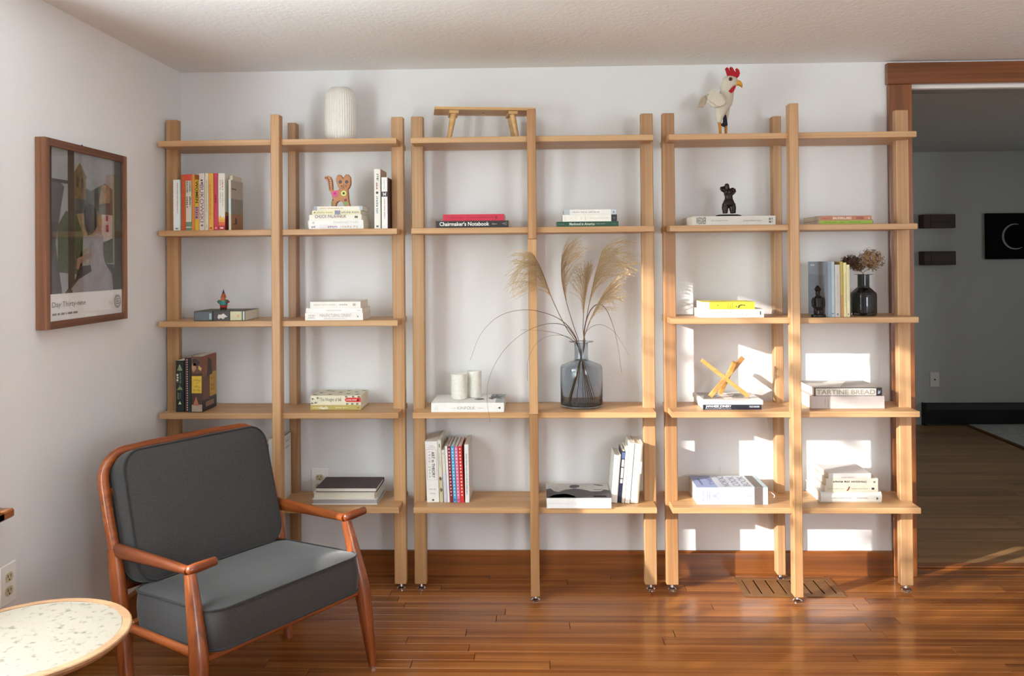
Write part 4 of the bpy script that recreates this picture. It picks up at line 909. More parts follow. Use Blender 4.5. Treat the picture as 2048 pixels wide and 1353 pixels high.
# ---- middle unit, fourth shelf
y8 = shelf_y(935, 825, 3)
s8 = Stack(3, y8)
kin = [('t', 'spine', 0.36, 0.605, 0.28, 0.60, '#9a958c', ('KINFOLK', '')), ('t', 'spine', 0.285, 0.34, 0.38, 0.48, '#a9a49a', ('THE', '')), ('t', 'spine', 0.63, 0.72, 0.38, 0.48, '#a9a49a', ('TABLE', '')), ('p', 'spine', 0.915, 0.95, 0.32, 0.58, '#2b2a28', [(0, 0.5), (1, 1), (1, 0)]), ('l', 'spine', 0.055, 0.08, 0.1, 0.75, '#c9c4bc', [[(0, 0), (0, 1)], [(1, 0.1), (1, 0.9)]]),
       ('b', 'front', 0.80, 1.0, 0.5, 1.0, '#8f9694'), ('b', 'front', 0.88, 1.0, 0.0, 0.5, '#aeb4b2'), ('p', 'front', 0.76, 0.98, 0.35, 0.98, '#5d5a58', [(0, 0.3), (0.2, 0.45), (0.1, 0.7), (0.45, 0.6), (0.5, 1), (0.65, 0.6), (1, 0.7), (0.75, 0.4), (0.95, 0.1), (0.5, 0.3), (0.3, 0.0)]), ('p', 'front', 0.56, 0.72, 0.32, 0.5, '#4a3a36', [(0, 0.4), (0.3, 0.9), (0.8, 1), (1, 0.3), (0.5, 0)])]
s8.add('large white lying book with grey title, under the two cups', 862.5, 1008, 825, 806.5, 0.20, '#efeeea', kin)
CUP_Z = s8.z; CUP_Y = y8
# ---- middle unit, bottom shelf, left bay
yl = -0.20
Lq = math.radians(-2.4)
stand('thick white paperback with a red boxed title on spine', 4, 854, 878.6, 1007, 884, 0.17, '#e8e6e1', [('l', 'spine', 0.13, 0.635, 0.1, 0.9, '#c2545c', [[(0, 0), (1, 0), (1, 1), (0, 1), (0, 0)]]), ('t', 'spine', 0.17, 0.60, 0.50, 0.74, '#3c3a3a', ('ART in THEORY', 'b')), ('t', 'spine', 0.17, 0.59, 0.24, 0.40, '#8d8a88', ('1 9 0 0 - 2 0 0 0', '')), ('t', 'spine', 0.065, 0.085, 0.32, 0.7, '#a9a6a2', ('NEW', 'r')), ('t', 'spine', 0.092, 0.112, 0.18, 0.82, '#a9a6a2', ('EDITION', 'r')), ('t', 'spine', 0.775, 0.80, 0.22, 0.78, '#8d8a86', ('Harrison', 'r')), ('t', 'spine', 0.845, 0.87, 0.3, 0.7, '#8d8a86', ('Wood', 'r')), ('p', 'spine', 0.945, 0.98, 0.42, 0.6, '#5c5a58', [(0.5 + 0.5 * math.cos(a), 0.5 + 0.5 * math.sin(a)) for a in [math.pi * q / 6 for q in range(12)]])], y=yl, lean=math.radians(-1.5))
stand('pale green paperback with brown floral foot beside the red boxed title', 4, 879.8, 886.8, 1007, 881, 0.19, '#d6d3c0', [('g', 'spine', 0.22, 0.45, 0.3, 0.6, '#b6b09a'), ('B', 'spine', 0.06, 0.12, 0.35, 0.65, '#6a6a58'), ('b', 'spine', 0.6, 1.0, 0, 1, '#c7bd98'), ('p', 'spine', 0.58, 0.66, 0.1, 0.9, '#6b5140', [(0, 0.3), (0.5, 1), (1, 0.4), (0.5, 0)]), ('p', 'spine', 0.76, 0.84, 0.2, 1.0, '#6b5140', [(0, 0.3), (0.5, 1), (1, 0.4), (0.5, 0)])], y=yl, lean=math.radians(-1.9))
stand('short cream paperback with lavender lower half', 4, 888.2, 894.6, 1007, 901, 0.13, '#dcd3c6', [('b', 'spine', 0.45, 1.0, 0, 1, '#cbcbd6'), ('g', 'spine', 0.05, 0.1, 0.2, 0.8, '#c2b6a8')], y=yl, lean=Lq)
stand('thin plain white paperback left of the dotted spines', 4, 895.2, 899.9, 1007, 893, 0.17, '#e6e4e4', (), y=yl, lean=Lq)
for nm, u0, u1, c_, dc_, ed in (('dark red paperback with a column of white dots', 900.3, 906.3, '#8a2034', '#f0e2dc', None), ('sky blue paperback with a column of pale dots', 907, 913.6, '#4fa8d4', '#e2eef4', '#2c4a8c'), ('pink paperback with a column of pale dots', 914.2, 920.8, '#d8739c', '#f2d8e2', '#a0405c'), ('bright red paperback with a column of white dots', 921.4, 928.6, '#d6302a', '#f6ddd2', None)):
    mk = [('d', 'spine', 0.02, 0.9, 0.05, 0.95, dc_, 15)]
    if ed: mk.append(('B', 'spine', 0.94, 0.97, 0.25, 0.75, ed))
    stand(nm, 4, u0, u1, 1007.5, 893.5, 0.175, c_, mk, y=yl, lean=Lq, group='dotted spine paperbacks')
stand('white paperback with long vertical title, right of dotted spines', 4, 930.6, 939, 1007, 890, 0.18, '#e9e8e6', [('g', 'spine', 0.16, 0.86, 0.36, 0.6, '#8f8c8c'), ('b', 'front', 0, 1, 0, 1, '#d9d4d0')], y=yl, lean=math.radians(-0.6))
# ---- middle unit, bottom shelf, right bay
y9 = shelf_y(1158, 1021, 4)
s9 = Stack(4, y9)
s9.add('white lying book with white page edges, under the panda cover', 1093.5, 1223, 1021, 1011.6, 0.205, '#ecebe9', (), spine_back=True, pages='#efeeec')
def PO(pts): return pts
# front-cover polygons: x runs from the right of the picture to the left, y from back to front (spine is at the back)
def flipx(pts): return [(1 - a, c) for a, c in pts]
pan = [('b', 'front', 0, 1, 0, 1, '#c9c6c1'),
       ('p', 'front', 0, 1, 0, 1, '#4a4648', flipx([(0.0, 1), (0.0, 0.42), (0.07, 0.36), (0.13, 0.55), (0.2, 0.6), (0.3, 0.45), (0.45, 0.36), (0.58, 0.42), (0.72, 0.56), (0.86, 0.55), (0.93, 0.42), (1.0, 0.5), (1.0, 1)])),
       ('p', 'front', 0, 1, 0, 1, '#4f4a4a', flipx([(0.37, 0.26), (0.40, 0.12), (0.47, 0.09), (0.54, 0.13), (0.54, 0.24), (0.47, 0.33), (0.40, 0.32)])),
       ('p', 'front', 0, 1, 0, 1, '#55504e', flipx([(0.77, 0.04), (0.92, 0.12), (0.93, 0.17), (0.86, 0.17), (0.77, 0.08)])),
       ('p', 'front', 0, 1, 0, 1, '#6b6664', flipx([(0.72, 0.40), (0.82, 0.43), (0.93, 0.39), (0.86, 0.47), (0.78, 0.48)])),
       ('p', 'front', 0, 1, 0, 1, '#5d7a62', flipx([(0.04, 0.97), (0.12, 0.78), (0.3, 0.72), (0.42, 0.84), (0.46, 0.99), (0.32, 0.92), (0.2, 0.98)])),
       ('p', 'front', 0, 1, 0, 1, '#8a9a70', flipx([(0.2, 0.95), (0.27, 0.84), (0.36, 0.9), (0.38, 0.99), (0.28, 0.94)])),
       ('p', 'front', 0.07, 0.27, 0.86, 0.92, '#b83a52', [(0, 0), (1, 0), (1, 1), (0, 1)])]
s9.add('lying book with a black and white animal face on its cover', 1093, 1223, 1011.2, 1000.2, 0.205, '#d9d7d4', pan, spine_back=True, pages='#efedea')
Lr = math.radians(5.2)
stand('short white hardback leaning at the left of the pale row', 4, 1222, 1235.2, 1007, 912, 0.14, '#e9e6de', [('g', 'spine', 0.3, 0.6, 0.3, 0.5, '#d8d0c4')], y=-0.205, lean=Lr, hard=True)
stand('narrow navy book with white spine labels in the leaning row', 4, 1236.2, 1242.4, 1007.5, 904, 0.13, '#20243c', [('b', 'spine', 0.02, 0.14, 0, 1, '#5a6c94'), ('b', 'spine', 0.16, 0.30, 0.1, 0.9, '#d8d6d8'), ('b', 'spine', 0.32, 0.52, 0.1, 0.9, '#d8d6d8'), ('b', 'spine', 0.54, 0.62, 0.1, 0.9, '#cfcfd4')], y=-0.205, lean=Lr)
stand('thin cream book next to the navy book', 4, 1243.2, 1249.2, 1009, 898, 0.14, '#ddd6c6', (), y=-0.208, lean=Lr)
stand('white book with faint print in the leaning row', 4, 1250.2, 1259.6, 1012, 888, 0.14, '#efeae2', [('g', 'spine', 0.4, 0.7, 0.35, 0.6, '#dcc8c4'), ('b', 'front', 0, 1, 0, 1, '#2c3150')], y=-0.212, lean=Lr)
stand('tall thick cream hardback leaning against the post', 4, 1260.6, 1277.4, 1012, 889, 0.15, '#ece6d6', [('b', 'spine', 0.3, 0.5, 0, 1, '#e2dabc')], y=-0.212, lean=Lr, hard=True)

# ---- right unit, second shelf
s10 = Stack(1, -0.258)
weg = [('t', 'spine', 0.045, 0.165, 0.12, 0.88, '#4a4844', ('WEGNER', '')), ('t', 'spine', 0.225, 0.43, 0.38, 0.62, '#8a857c', ('Just one good chair', '')), ('t', 'spine', 0.61, 0.83, 0.40, 0.58, '#8a857c', ('Christian Holmsted Olesen', '')), ('g', 'spine', 0.92, 0.965, 0.52, 0.8, '#6a6660'), ('g', 'spine', 0.92, 0.965, 0.2, 0.46, '#6a6660')]
s10.add('long pale grey lying book with condensed black title', 1385, 1551, 448.6, 430.6, 0.24, '#c9c4ba', weg)
TORSO_Z = s10.z
s11 = Stack(1, -0.252)
s11.add('lime green lying paperback under the salmon one', 1639, 1745, 447.5, 440.3, 0.19, '#92aa3a', [('g', 'spine', 0.08, 0.32, 0.3, 0.7, '#76902c'), ('g', 'spine', 0.38, 0.48, 0.3, 0.6, '#6f8a2a'), ('g', 'spine', 0.55, 0.78, 0.3, 0.7, '#76902c')])
s11.add('salmon lying paperback with white title and ribbon marker', 1640, 1743, 440, 431, 0.20, '#b5775a', [('t', 'spine', 0.25, 0.61, 0.22, 0.78, '#ead9c8', ('BAUDRILLARD', 'b')), ('B', 'spine', 0.70, 0.85, 0.2, 0.78, '#9a5040'), ('g', 'spine', 0.03, 0.2, 0.3, 0.6, '#a05a48'), ('p', 'spine', 0.935, 0.965, 0.3, 0.7, '#e6d2c4', [(0, 0), (0.5, 1), (1, 0)]), ('p', 'front', 0.18, 0.32, 0, 1, '#d8b49a', [(0, 0), (0.35, 0), (1, 0.6), (0.7, 0.6)]), ('b', 'front', 0, 1, 0, 1, '#a5705a')])
# ---- right unit, third shelf
y12 = -0.250
s12 = Stack(2, y12)
scr = []
for (x, pts) in ((0.22, [(0, 0.2), (0.4, 0.8), (1, 0.3)]), (0.28, [(0, 0.9), (1, 0.2)]), (0.38, [(0, 0.1), (0.3, 0.9), (0.6, 0.4), (0.5, 0.1)]), (0.48, [(0, 0.9), (0.2, 0.1)]), (0.55, [(0, 0.8), (1, 0.1)]), (0.64, [(0.2, 0.1), (0.6, 0.9)]), (0.72, [(0, 0.2), (1.4, 0.85)]), (0.86, [(0.2, 0.9), (0.6, 0.1)]), (0.12, [(0.2, 0.2), (0.5, 0.5), (0.3, 0.7), (0.1, 0.4)])):
    scr.append([(x + 0.08 * p[0], p[1]) for p in pts])
s12.add('white lying paperback with line drawn pattern under the yellow book', 1401, 1528, 633.6, 617, 0.155, '#e9e4dc', [('l', 'spine', 0.0, 0.98, 0.05, 0.95, '#aaa59e', scr), ('B', 'spine', 0.935, 0.955, 0.3, 0.75, '#44423e')])
s12.add('bright yellow lying paperback with one white end', 1406, 1509.5, 616.6, 602, 0.13, '#e2d53a', [('b', 'spine', 0, 0.125, 0, 1, '#eeeaf0'), ('p', 'spine', 0.67, 0.82, 0.1, 0.75, '#3e3a24', [(0.0, 0.1), (0.1, 0.6), (0.35, 0.85), (0.9, 0.8), (0.98, 0.5), (0.75, 0.65), (0.35, 0.6), (0.15, 0.1)]), ('p', 'spine', 0.63, 0.66, 0.3, 0.5, '#3e3a24', [(0, 0), (0.5, 1), (1, 0)]), ('l', 'spine', 0.48, 0.56, 0.1, 0.9, '#bcae2c', [[(0, 0), (0, 1)], [(0.5, 0), (0.5, 1)], [(1, 0), (1, 1)]]), ('B', 'spine', 0.28, 0.30, 0.5, 0.6, '#6a6420'), ('g', 'spine', 0.88, 0.96, 0.2, 0.4, '#c9bc30')])
stand('large slate blue hardback with a grey photo cover', 2, 1651, 1669.6, 632, 524, 0.20, '#8a96a2', [('b', 'spine', 0, 1, 0.7, 1, '#a9b9c4'), ('b', 'spine', 0, 1, 0, 0.3, '#6d747e'), ('B', 'spine', 0.93, 0.945, 0.7, 0.9, '#4c5460'), ('b', 'back', 0, 0.24, 0, 1, '#8f99a6'), ('b', 'back', 0.24, 1, 0, 1, '#7d8894'), ('B', 'back', 0.05, 0.08, 0.6, 0.85, '#c9d2d8')], y=-0.252)
stand('pale grey paperback beside the slate blue hardback', 2, 1670.4, 1680.8, 632, 530, 0.15, '#c4bdb6', [('g', 'spine', 0.2, 0.75, 0.4, 0.6, '#aca59e'), ('B', 'spine', 0.93, 0.97, 0.35, 0.65, '#6a6470')], y=-0.252)
stand('narrow olive paperback between pale books', 2, 1681.4, 1687, 632, 524, 0.15, '#b39c48', [('b', 'spine', 0.6, 1, 0, 1, '#b3824a')], y=-0.252)
stand('cream paperback beside the olive one', 2, 1687.6, 1693.8, 632, 526, 0.14, '#e0d49c', [('g', 'spine', 0.2, 0.8, 0.4, 0.65, '#bdb07c')], y=-0.252)
stand('pale yellow paperback touching the dark glass bottle', 2, 1694.4, 1700.2, 632, 530, 0.13, '#e3daae', [('g', 'spine', 0.05, 0.7, 0.35, 0.6, '#b9ae84'), ('B', 'spine', 0.93, 0.97, 0.3, 0.6, '#5c5848')], y=-0.252)
# ---- right unit, fourth shelf
y13 = shelf_y(1465, 820, 3)
s13 = Stack(3, y13)
s13.add('navy lying book with white title, under the stick sculpture', 1406, 1523, 820, 810.3, 0.19, '#1d1d30', [('t', 'spine', 0.045, 0.485, 0.3, 0.92, '#e9e7ea', ('JAPANESE JOINERY', 'b')), ('g', 'spine', 0.045, 0.485, 0.1, 0.22, '#c9c9d4'), ('t', 'spine', 0.79, 0.965, 0.4, 0.8, '#d6d4dc', ('YASUO NAKAHARA', 'b'))])
s13.add('white photo covered book directly under the stick sculpture', 1404, 1526, 809.9, 801.4, 0.20, '#efeeec', [('B', 'spine', 0.92, 0.945, 0.25, 0.6, '#b9b4ae'), ('b', 'front', 0.05, 0.4, 0.15, 0.95, '#b4b2b2'), ('b', 'front', 0.55, 0.85, 0.2, 0.95, '#c9c4be'), ('p', 'front', 0.05, 0.4, 0.15, 0.95, '#7c7674', [(0, 0), (0.4, 0.1), (0.9, 0.5), (0.6, 0.8), (0.2, 0.5)]), ('p', 'front', 0.55, 0.85, 0.2, 0.9, '#8f867e', [(0, 0.2), (0.5, 0.9), (1, 0.7), (0.6, 0.1)])])
STICK_Z = s13.z; STICK_Y = y13
y14 = shelf_y(1697, 818, 3)
s14 = Stack(3, y14)
arrow = [[(0.0, 0.5), (1.0, 0.5)], [(0.0, 0.5), (0.12, 0.15)], [(0.0, 0.5), (0.12, 0.85)], [(0.05, 0.5), (0.17, 0.15)], [(0.05, 0.5), (0.17, 0.85)]]
s14.add('thick pale grey lying book with embossed arrow, under the black edged one', 1622, 1769, 818, 793, 0.18, '#cfc4c0', [('l', 'spine', 0.31, 0.95, 0.2, 0.8, '#ded6d2', [[(1 - a, c) for a, c in pl] for pl in arrow]), ('t', 'spine', 0.185, 0.205, 0.2, 0.85, '#8f8582', ('The Nordic Baking Book', 'q')), ('t', 'spine', 0.225, 0.245, 0.15, 0.85, '#8f8582', ('Magnus Nilsson', 'q'))])
s14.add('thick white book with black edges and large grey title', 1629, 1764, 792.4, 776, 0.19, '#26222a', [('b', 'spine', 0.015, 0.915, 0.06, 0.93, '#e2dcd2'), ('t', 'spine', 0.03, 0.90, 0.2, 0.78, '#a9a294', ('TARTINE BREAD', 'b')), ('p', 'spine', 0.935, 0.975, 0.25, 0.75, '#b9c0cc', [(0, 0.0), (0.3, 1), (0.55, 0.5), (0.9, 1), (1, 0.3), (0.5, 0)]), ('b', 'front', 0, 1, 0, 1, '#9d948c'), ('p', 'front', 0, 1, 0, 1, '#d9d2c8', [(0.0, 0.1), (0.4, 0.1), (0.7, 0.9), (0.45, 0.95), (0.25, 0.6), (0.0, 0.7)])])
# ---- right unit, bottom shelf
y15 = shelf_y(1465, 1010, 4)
s15 = Stack(4, y15)
sky = [('b', 'spine', 0.0, 0.2, 0, 1, '#cfd3e6'), ('b', 'spine', 0.2, 0.36, 0, 1, '#c3d0ea'), ('b', 'spine', 0.36, 0.81, 0, 1, '#dde2ea'), ('b', 'spine', 0.81, 0.93, 0, 1, '#6d625c'), ('b', 'spine', 0.93, 1.0, 0, 1, '#bcd2d8'), ('l', 'spine', 0.23, 0.81, 0.2, 0.8, '#5c6a8c', arrow + [[(0.82, 0.5), (0.94, 0.15)], [(0.82, 0.5), (0.94, 0.85)], [(0.9, 0.5), (1.0, 0.2)], [(0.9, 0.5), (1.0, 0.8)]]), ('t', 'spine', 0.075, 0.10, 0.15, 0.85, '#6c7490', ('Magnus Nilsson', 'q')), ('t', 'spine', 0.14, 0.185, 0.2, 0.78, '#6c7490', ('The Nordic\nCookbook', 'q')),
       ('b', 'front', 0.0, 0.3, 0, 1, '#9aa6cc'), ('b', 'front', 0.3, 0.82, 0, 1, '#c4c9d4'), ('b', 'front', 0.82, 0.94, 0, 1, '#5c544e'), ('b', 'front', 0.94, 1, 0, 1, '#a9c0c8'), ('t', 'front', 0.68, 0.78, 0.1, 0.9, '#747682', ('BOOK', 'q')), ('t', 'front', 0.54, 0.64, 0.1, 0.9, '#747682', ('COOK', 'q')), ('t', 'front', 0.39, 0.49, 0.08, 0.92, '#747682', ('NORDIC', 'q')), ('t', 'front', 0.22, 0.30, 0.2, 0.8, '#747a9c', ('THE', 'q')), ('g', 'front', 0.09, 0.12, 0.2, 0.8, '#6f78a0')]
s15.add('very thick pale blue book with drawn arrow and brown band', 1394, 1536, 1010, 976, 0.175, '#c9d3e4', sky)
BLUE_Z = s15.z
y16 = shelf_y(1700, 1006.5, 4)
s16 = Stack(4, y16)
s16.add('white hardback with dark board edges, bottom of the pale stack', 1641, 1763, 1006.5, 985, 0.18, '#d9d8d2', [('g', 'spine', 0.17, 0.52, 0.42, 0.52, '#a8a49e'), ('g', 'spine', 0.58, 0.77, 0.42, 0.52, '#a8a49e'), ('p', 'spine', 0.91, 0.935, 0.3, 0.55, '#55504c', [(0, 0), (0, 1), (1, 0.8), (1, 0.2)])], hard=True)
s16.add('cream paperback with a small red mark on spine', 1649.5, 1756, 984.6, 971.4, 0.15, '#d2cab6', [('p', 'spine', 0.40, 0.475, 0.15, 0.85, '#8a3a34', [(0, 0.1), (0.4, 0.35), (0.7, 1), (1, 0.9), (0.8, 0.4), (0.4, 0.0)]), ('g', 'spine', 0.05, 0.37, 0.42, 0.58, '#b3aa98'), ('g', 'spine', 0.5, 0.84, 0.42, 0.58, '#b3aa98'), ('B', 'spine', 0.88, 0.93, 0.35, 0.65, '#2f2f44')])
s16.add('cream paperback with small black capitals on spine', 1652, 1756, 971, 957.4, 0.15, '#d6d0c0', [('g', 'spine', 0.14, 0.45, 0.4, 0.66, '#5c574e'), ('t', 'spine', 0.48, 0.78, 0.4, 0.66, '#5c574e', ('DAVID FOSTER WALLACE', 'b')), ('g', 'spine', 0.91, 0.955, 0.35, 0.65, '#7c766c')])
s16.add('white paperback topping the pale stack by the doorway', 1657, 1742, 957, 947, 0.15, '#ddd8d4', [('g', 'spine', 0.3, 0.6, 0.1, 0.3, '#b4aaa6')])

# ================================================================ ornaments
def by_label(s):
    for o in bpy.data.objects:
        if o.get('label') == s: return o
class Flat:
    """photo pixels on an upright plane at depth y -> coordinates local to a root standing on z0"""
    def __init__(s, uc, y, z0): s.y = y; s.x0 = at(uc, 500, y=y).x; s.z0 = z0; s.loc = (s.x0, y, z0)
    def __call__(s, u, v, dy=0.0):
        p = at(u, v, y=s.y + dy); return Vector((p.x - s.x0, dy, p.z - s.z0))
    def px(s, n): return n * (s.y - CAM.y) / F_PX
def disc(f, u, v, r, y, n=14, sx=1.0):
    c = f(u, v); R = f.px(r)
    return [(c.x + R * sx * math.cos(2 * math.pi * k / n), y, c.z + R * math.sin(2 * math.pi * k / n)) for k in range(n)]
def flat_mark(name, pts, col, parent): return MB().add(pts, [tuple(range(len(pts)))]).build(name, mat(col, 0.5, vary=0.1), parent)

# ---- fluted white vase on the top shelf
f = Flat(683, -0.150, ZS[0])
r = f.px(31); hgt = f(683, 177).z
vz = thing('vase', 'white fluted ceramic vase on the top shelf', 'vase', f.loc)
MB().lathe([(r * 0.80, 0.0005), (r * 0.9, 0.004), (r * 0.99, 0.03), (r, hgt * 0.3), (r, hgt * 0.6), (r * 0.985, hgt * 0.80), (r * 0.93, hgt * 0.90), (r * 0.78, hgt * 0.965), (r * 0.66, hgt * 0.985), (r * 0.64, hgt), (r * 0.58, hgt), (r * 0.58, hgt * 0.96), (r * 0.85, hgt * 0.85), (r * 0.9, 0.05), (0.002, 0.03)], 200, flute=(40, 0.022, 0.012, hgt * 0.955)).build('body', M['ceramic'], vz, smooth=True)

# ---- miniature bench
bx0 = at(869, 213, y=-0.238); bang = math.radians(8.5); BL, BD = 0.408, 0.14
bz = bx0.z - ZS[0]
bn = thing('miniature_bench', 'small pale wooden model bench on the top shelf', 'model bench', (bx0.x, -0.238, ZS[0]), bang)
MB().prism([(0.004, 0), (BL - 0.004, 0), (BL, 0.006), (BL, BD - 0.006), (BL - 0.004, BD), (0.004, BD), (0, BD - 0.006), (0, 0.006)], bz - 0.011, bz, 'z').build('seat', M['maple'], bn)
MB().box(0.195, 0.208, BD / 2 - 0.004, BD / 2 + 0.004, bz - 0.0114, bz - 0.0109).build('slot', mat('#6a4a26', 0.7), bn)
for bxx in (0.078, 0.318):
    MB().box(bxx - 0.019, bxx + 0.019, 0.012, BD - 0.012, bz - 0.024, bz - 0.0112, 0.001).build('batten', M['maple'], bn)
    dx = -0.020 if bxx < 0.2 else 0.018
    for yy, oy_ in ((0.034, -0.012), (BD - 0.034, 0.012)):
        MB().tube([(bxx + dx, yy + oy_, 0.0006), (bxx, yy, bz - 0.0242)], [0.0085, 0.0128], 12, up=(1, 0, 0)).build('leg', M['maple'], bn, smooth=True, angle=1.0)

# ---- painted cat
f = Flat(677, -0.195, CAT_Z + 0.0004)
ct = thing('cat_figurine', 'painted clay cat with upright tail on the white book stack', 'figurine', f.loc)
Zc = lambda a, c: f(600 + a / 9.665, 330 + c / 9.665)
outl = [(478, 222), (500, 190), (550, 178), (600, 200), (630, 270), (640, 380), (640, 450), (690, 465), (750, 452), (770, 425), (745, 390), (715, 310), (710, 240), (725, 180), (760, 155), (800, 165), (825, 200), (845, 232), (868, 182), (900, 148), (940, 152), (980, 200), (990, 270), (985, 350), (960, 410), (930, 440), (940, 520), (945, 600), (955, 680), (975, 775), (872, 775), (845, 700), (810, 668), (775, 662), (735, 682), (712, 720), (700, 775), (612, 775), (615, 690), (640, 620), (620, 540), (600, 490), (572, 465), (560, 380), (540, 280), (505, 245)]
pts = [Zc(*p) for p in outl]; zmin = min(p.z for p in pts)
pts = [(p.x, p.z - zmin + 0.0002) for p in pts]
bm = bmesh.new(); vb = [bm.verts.new((p[0], -0.011, p[1])) for p in pts]; fc = bm.faces.new(vb)
ex = bmesh.ops.extrude_face_region(bm, geom=[fc]); bmesh.ops.translate(bm, vec=(0, 0.022, 0), verts=[v for v in ex['geom'] if isinstance(v, bmesh.types.BMVert)])
bmesh.ops.recalc_face_normals(bm, faces=bm.faces)
bmesh.ops.bevel(bm, geom=[e for e in bm.edges if abs(e.verts[0].co.y - e.verts[1].co.y) < 1e-6], offset=0.0032, segments=3, affect='EDGES', profile=0.6)
bmesh.ops.triangulate(bm, faces=[x for x in bm.faces if len(x.verts) > 4])
me = bpy.data.meshes.new('body'); bm.to_mesh(me); bm.free(); me.materials.append(mat('#b87c4c', 0.5, vary=0.12, nscale=60))
cb = bpy.data.objects.new('body', me); COL.objects.link(cb); cb.parent = ct
yy = -0.0113
def cdisc(name, a, c, rr, col, lay=0, n=14, sx=1.0):
    p = Zc(a, c); R = f.px(rr / 9.665)
    flat_mark(name, [(p.x + R * sx * math.cos(2 * math.pi * k / n), yy - 0.0002 * lay, p.z - zmin + R * math.sin(2 * math.pi * k / n)) for k in range(n)], col, cb)
for a in (792, 915):
    cdisc('eye', a, 297, 31, '#1c2030', 1); cdisc('iris', a, 297, 16, '#5f6f8c', 2); cdisc('pupil', a, 297, 7, '#0e0e14', 3)
cdisc('painted_flower', 688, 525, 66, '#d8508c', 1, 9); cdisc('flower_centre', 688, 520, 24, '#b01a6a', 2)
cdisc('painted_flower', 857, 517, 54, '#dbe07a', 1, 9); cdisc('flower_centre', 857, 517, 25, '#3c3820', 2)
cdisc('painted_spot', 892, 648, 29, '#7a1f3c', 1); cdisc('painted_leaf', 900, 712, 40, '#7a9a58', 1); cdisc('painted_spot', 650, 645, 20, '#6a1f34', 1, sx=0.6); cdisc('painted_leaf', 640, 720, 30, '#7a9058', 1, sx=0.6)
for pl in ([(857, 335), (857, 400), (825, 425)], [(857, 400), (880, 432)], [(800, 372), (835, 382)], [(805, 395), (835, 388)], [(885, 372), (920, 362)], [(885, 388), (922, 400)], [(815, 360), (830, 380)], [(905, 350), (890, 378)]):
    q = [Zc(*p) for p in pl]; MB().tube([(p.x, yy - 0.0003, p.z - zmin) for p in q], 0.0006, 5).build('whisker', mat('#3a2418', 0.6), cb)
for k in range(7):
    a, c = [(530, 200), (570, 225), (590, 270), (598, 310), (602, 350), (605, 390), (606, 425)][k]; cdisc('painted_stripe', a, c, 9, '#e6d2bc', 1, 8)
tp = [Zc(a, c) for a, c in ((500, 222), (545, 215), (575, 270), (585, 350), (600, 450))]
MB().tube([(p.x, yy - 0.0002, p.z - zmin) for p in spline(tp, 4)], (0.0022, 0.0004), 6).build('painted_stripe', mat('#7c3a28', 0.5), cb)

# ---- garden gnome figure
f = Flat(446.5, -0.190, GNOME_Z + 0.0004)
gn = thing('gnome_figurine', 'tiny painted gnome standing on the thick hardback', 'figurine', f.loc)
k = f(446.5, 579).z / 0.074
S = Matrix.Diagonal((k, k, k, 1))
for s in (-1, 1): MB().ball((s * 0.0062, -0.002, 0.006), (0.0062, 0.008, 0.006), 12, 8, S).build('boot', mat('#4a2418', 0.5), gn, smooth=True)
MB().lathe([(0.0105, 0.008), (0.0125, 0.012), (0.0125, 0.0185)], 16, S).build('trousers', mat('#a82a24', 0.5, vary=0.15, nscale=90), gn, smooth=True)
MB().lathe([(0.0135, 0.0187), (0.0145, 0.022), (0.0135, 0.032), (0.009, 0.038)], 18, S).build('coat', mat('#2f8a84', 0.5, vary=0.2, nscale=90), gn, smooth=True)
for s in (-1, 1): MB().tube([(s * 0.012, 0, 0.034), (s * 0.0185, -0.002, 0.030), (s * 0.012, -0.009, 0.0265)], [0.0042, 0.0044, 0.0036], 10, S).build('arm', mat('#4a6a4a' if s < 0 else '#7a3a24', 0.5), gn, smooth=True)
MB().ball((0, -0.002, 0.042), (0.0085, 0.0085, 0.008), 14, 10, S).build('face', mat('#c98a60', 0.5), gn, smooth=True)
MB().ball((0, -0.0075, 0.036), (0.0085, 0.0045, 0.0095), 14, 10, S).build('beard', mat('#b85f30', 0.6, vary=0.2, nscale=120), gn, smooth=True)
ht = MB().lathe([(0.0098, 0.045), (0.0085, 0.049), (0.0045, 0.060)], 16, S).build('hat', mat('#a8502c', 0.5, vary=0.2), gn, smooth=True)
MB().lathe([(0.0044, 0.0602), (0.0022, 0.068), (0.0003, 0.0745)], 14, S).build('hat_tip', mat('#3a3a80', 0.5), ht, smooth=True)

# ---- felt rooster
f = Flat(1441, -0.165, ZS[0])
Zr = lambda a, c, dy=0.0: f(1380 + a / 8.725, 120 + c / 8.725, dy)
rs = thing('rooster_figure', 'cream felt toy rooster with red comb and yellow beak', 'toy rooster', f.loc)
fe = mat('#d2c9b8', 0.95, vary=0.06, nscale=200, bump=0.4)
body = MB()
core = [(505, 1095, 30, 26), (515, 1000, 62, 45), (530, 900, 95, 60), (560, 800, 125, 75), (590, 720, 140, 80), (625, 640, 122, 74), (645, 560, 108, 66), (660, 480, 112, 66), (690, 400, 125, 70), (705, 345, 122, 66), (710, 300, 88, 50), (712, 280, 30, 20)]
ctr = spline([Zr(a, c) for a, c, _, _ in core], 3)
n_ = len(ctr); ra = lerp_list([x[2] / 8.725 for x in core], n_); rb = lerp_list([x[3] / 8.725 for x in core], n_)
body.tube(ctr, [(f.px(ra[i] * 1.1), f.px(rb[i] * 1.1)) for i in range(n_)], 18, up=(1, 0, 0))
# upper leg of the far side
body.tube([Zr(620, 800, 0.015), Zr(620, 950, 0.02), Zr(612, 1060, 0.02)], [f.px(9), f.px(7), f.px(4)], 12, up=(1, 0, 0))
rbod = body.build('body', fe, rs, smooth=True, angle=1.2)
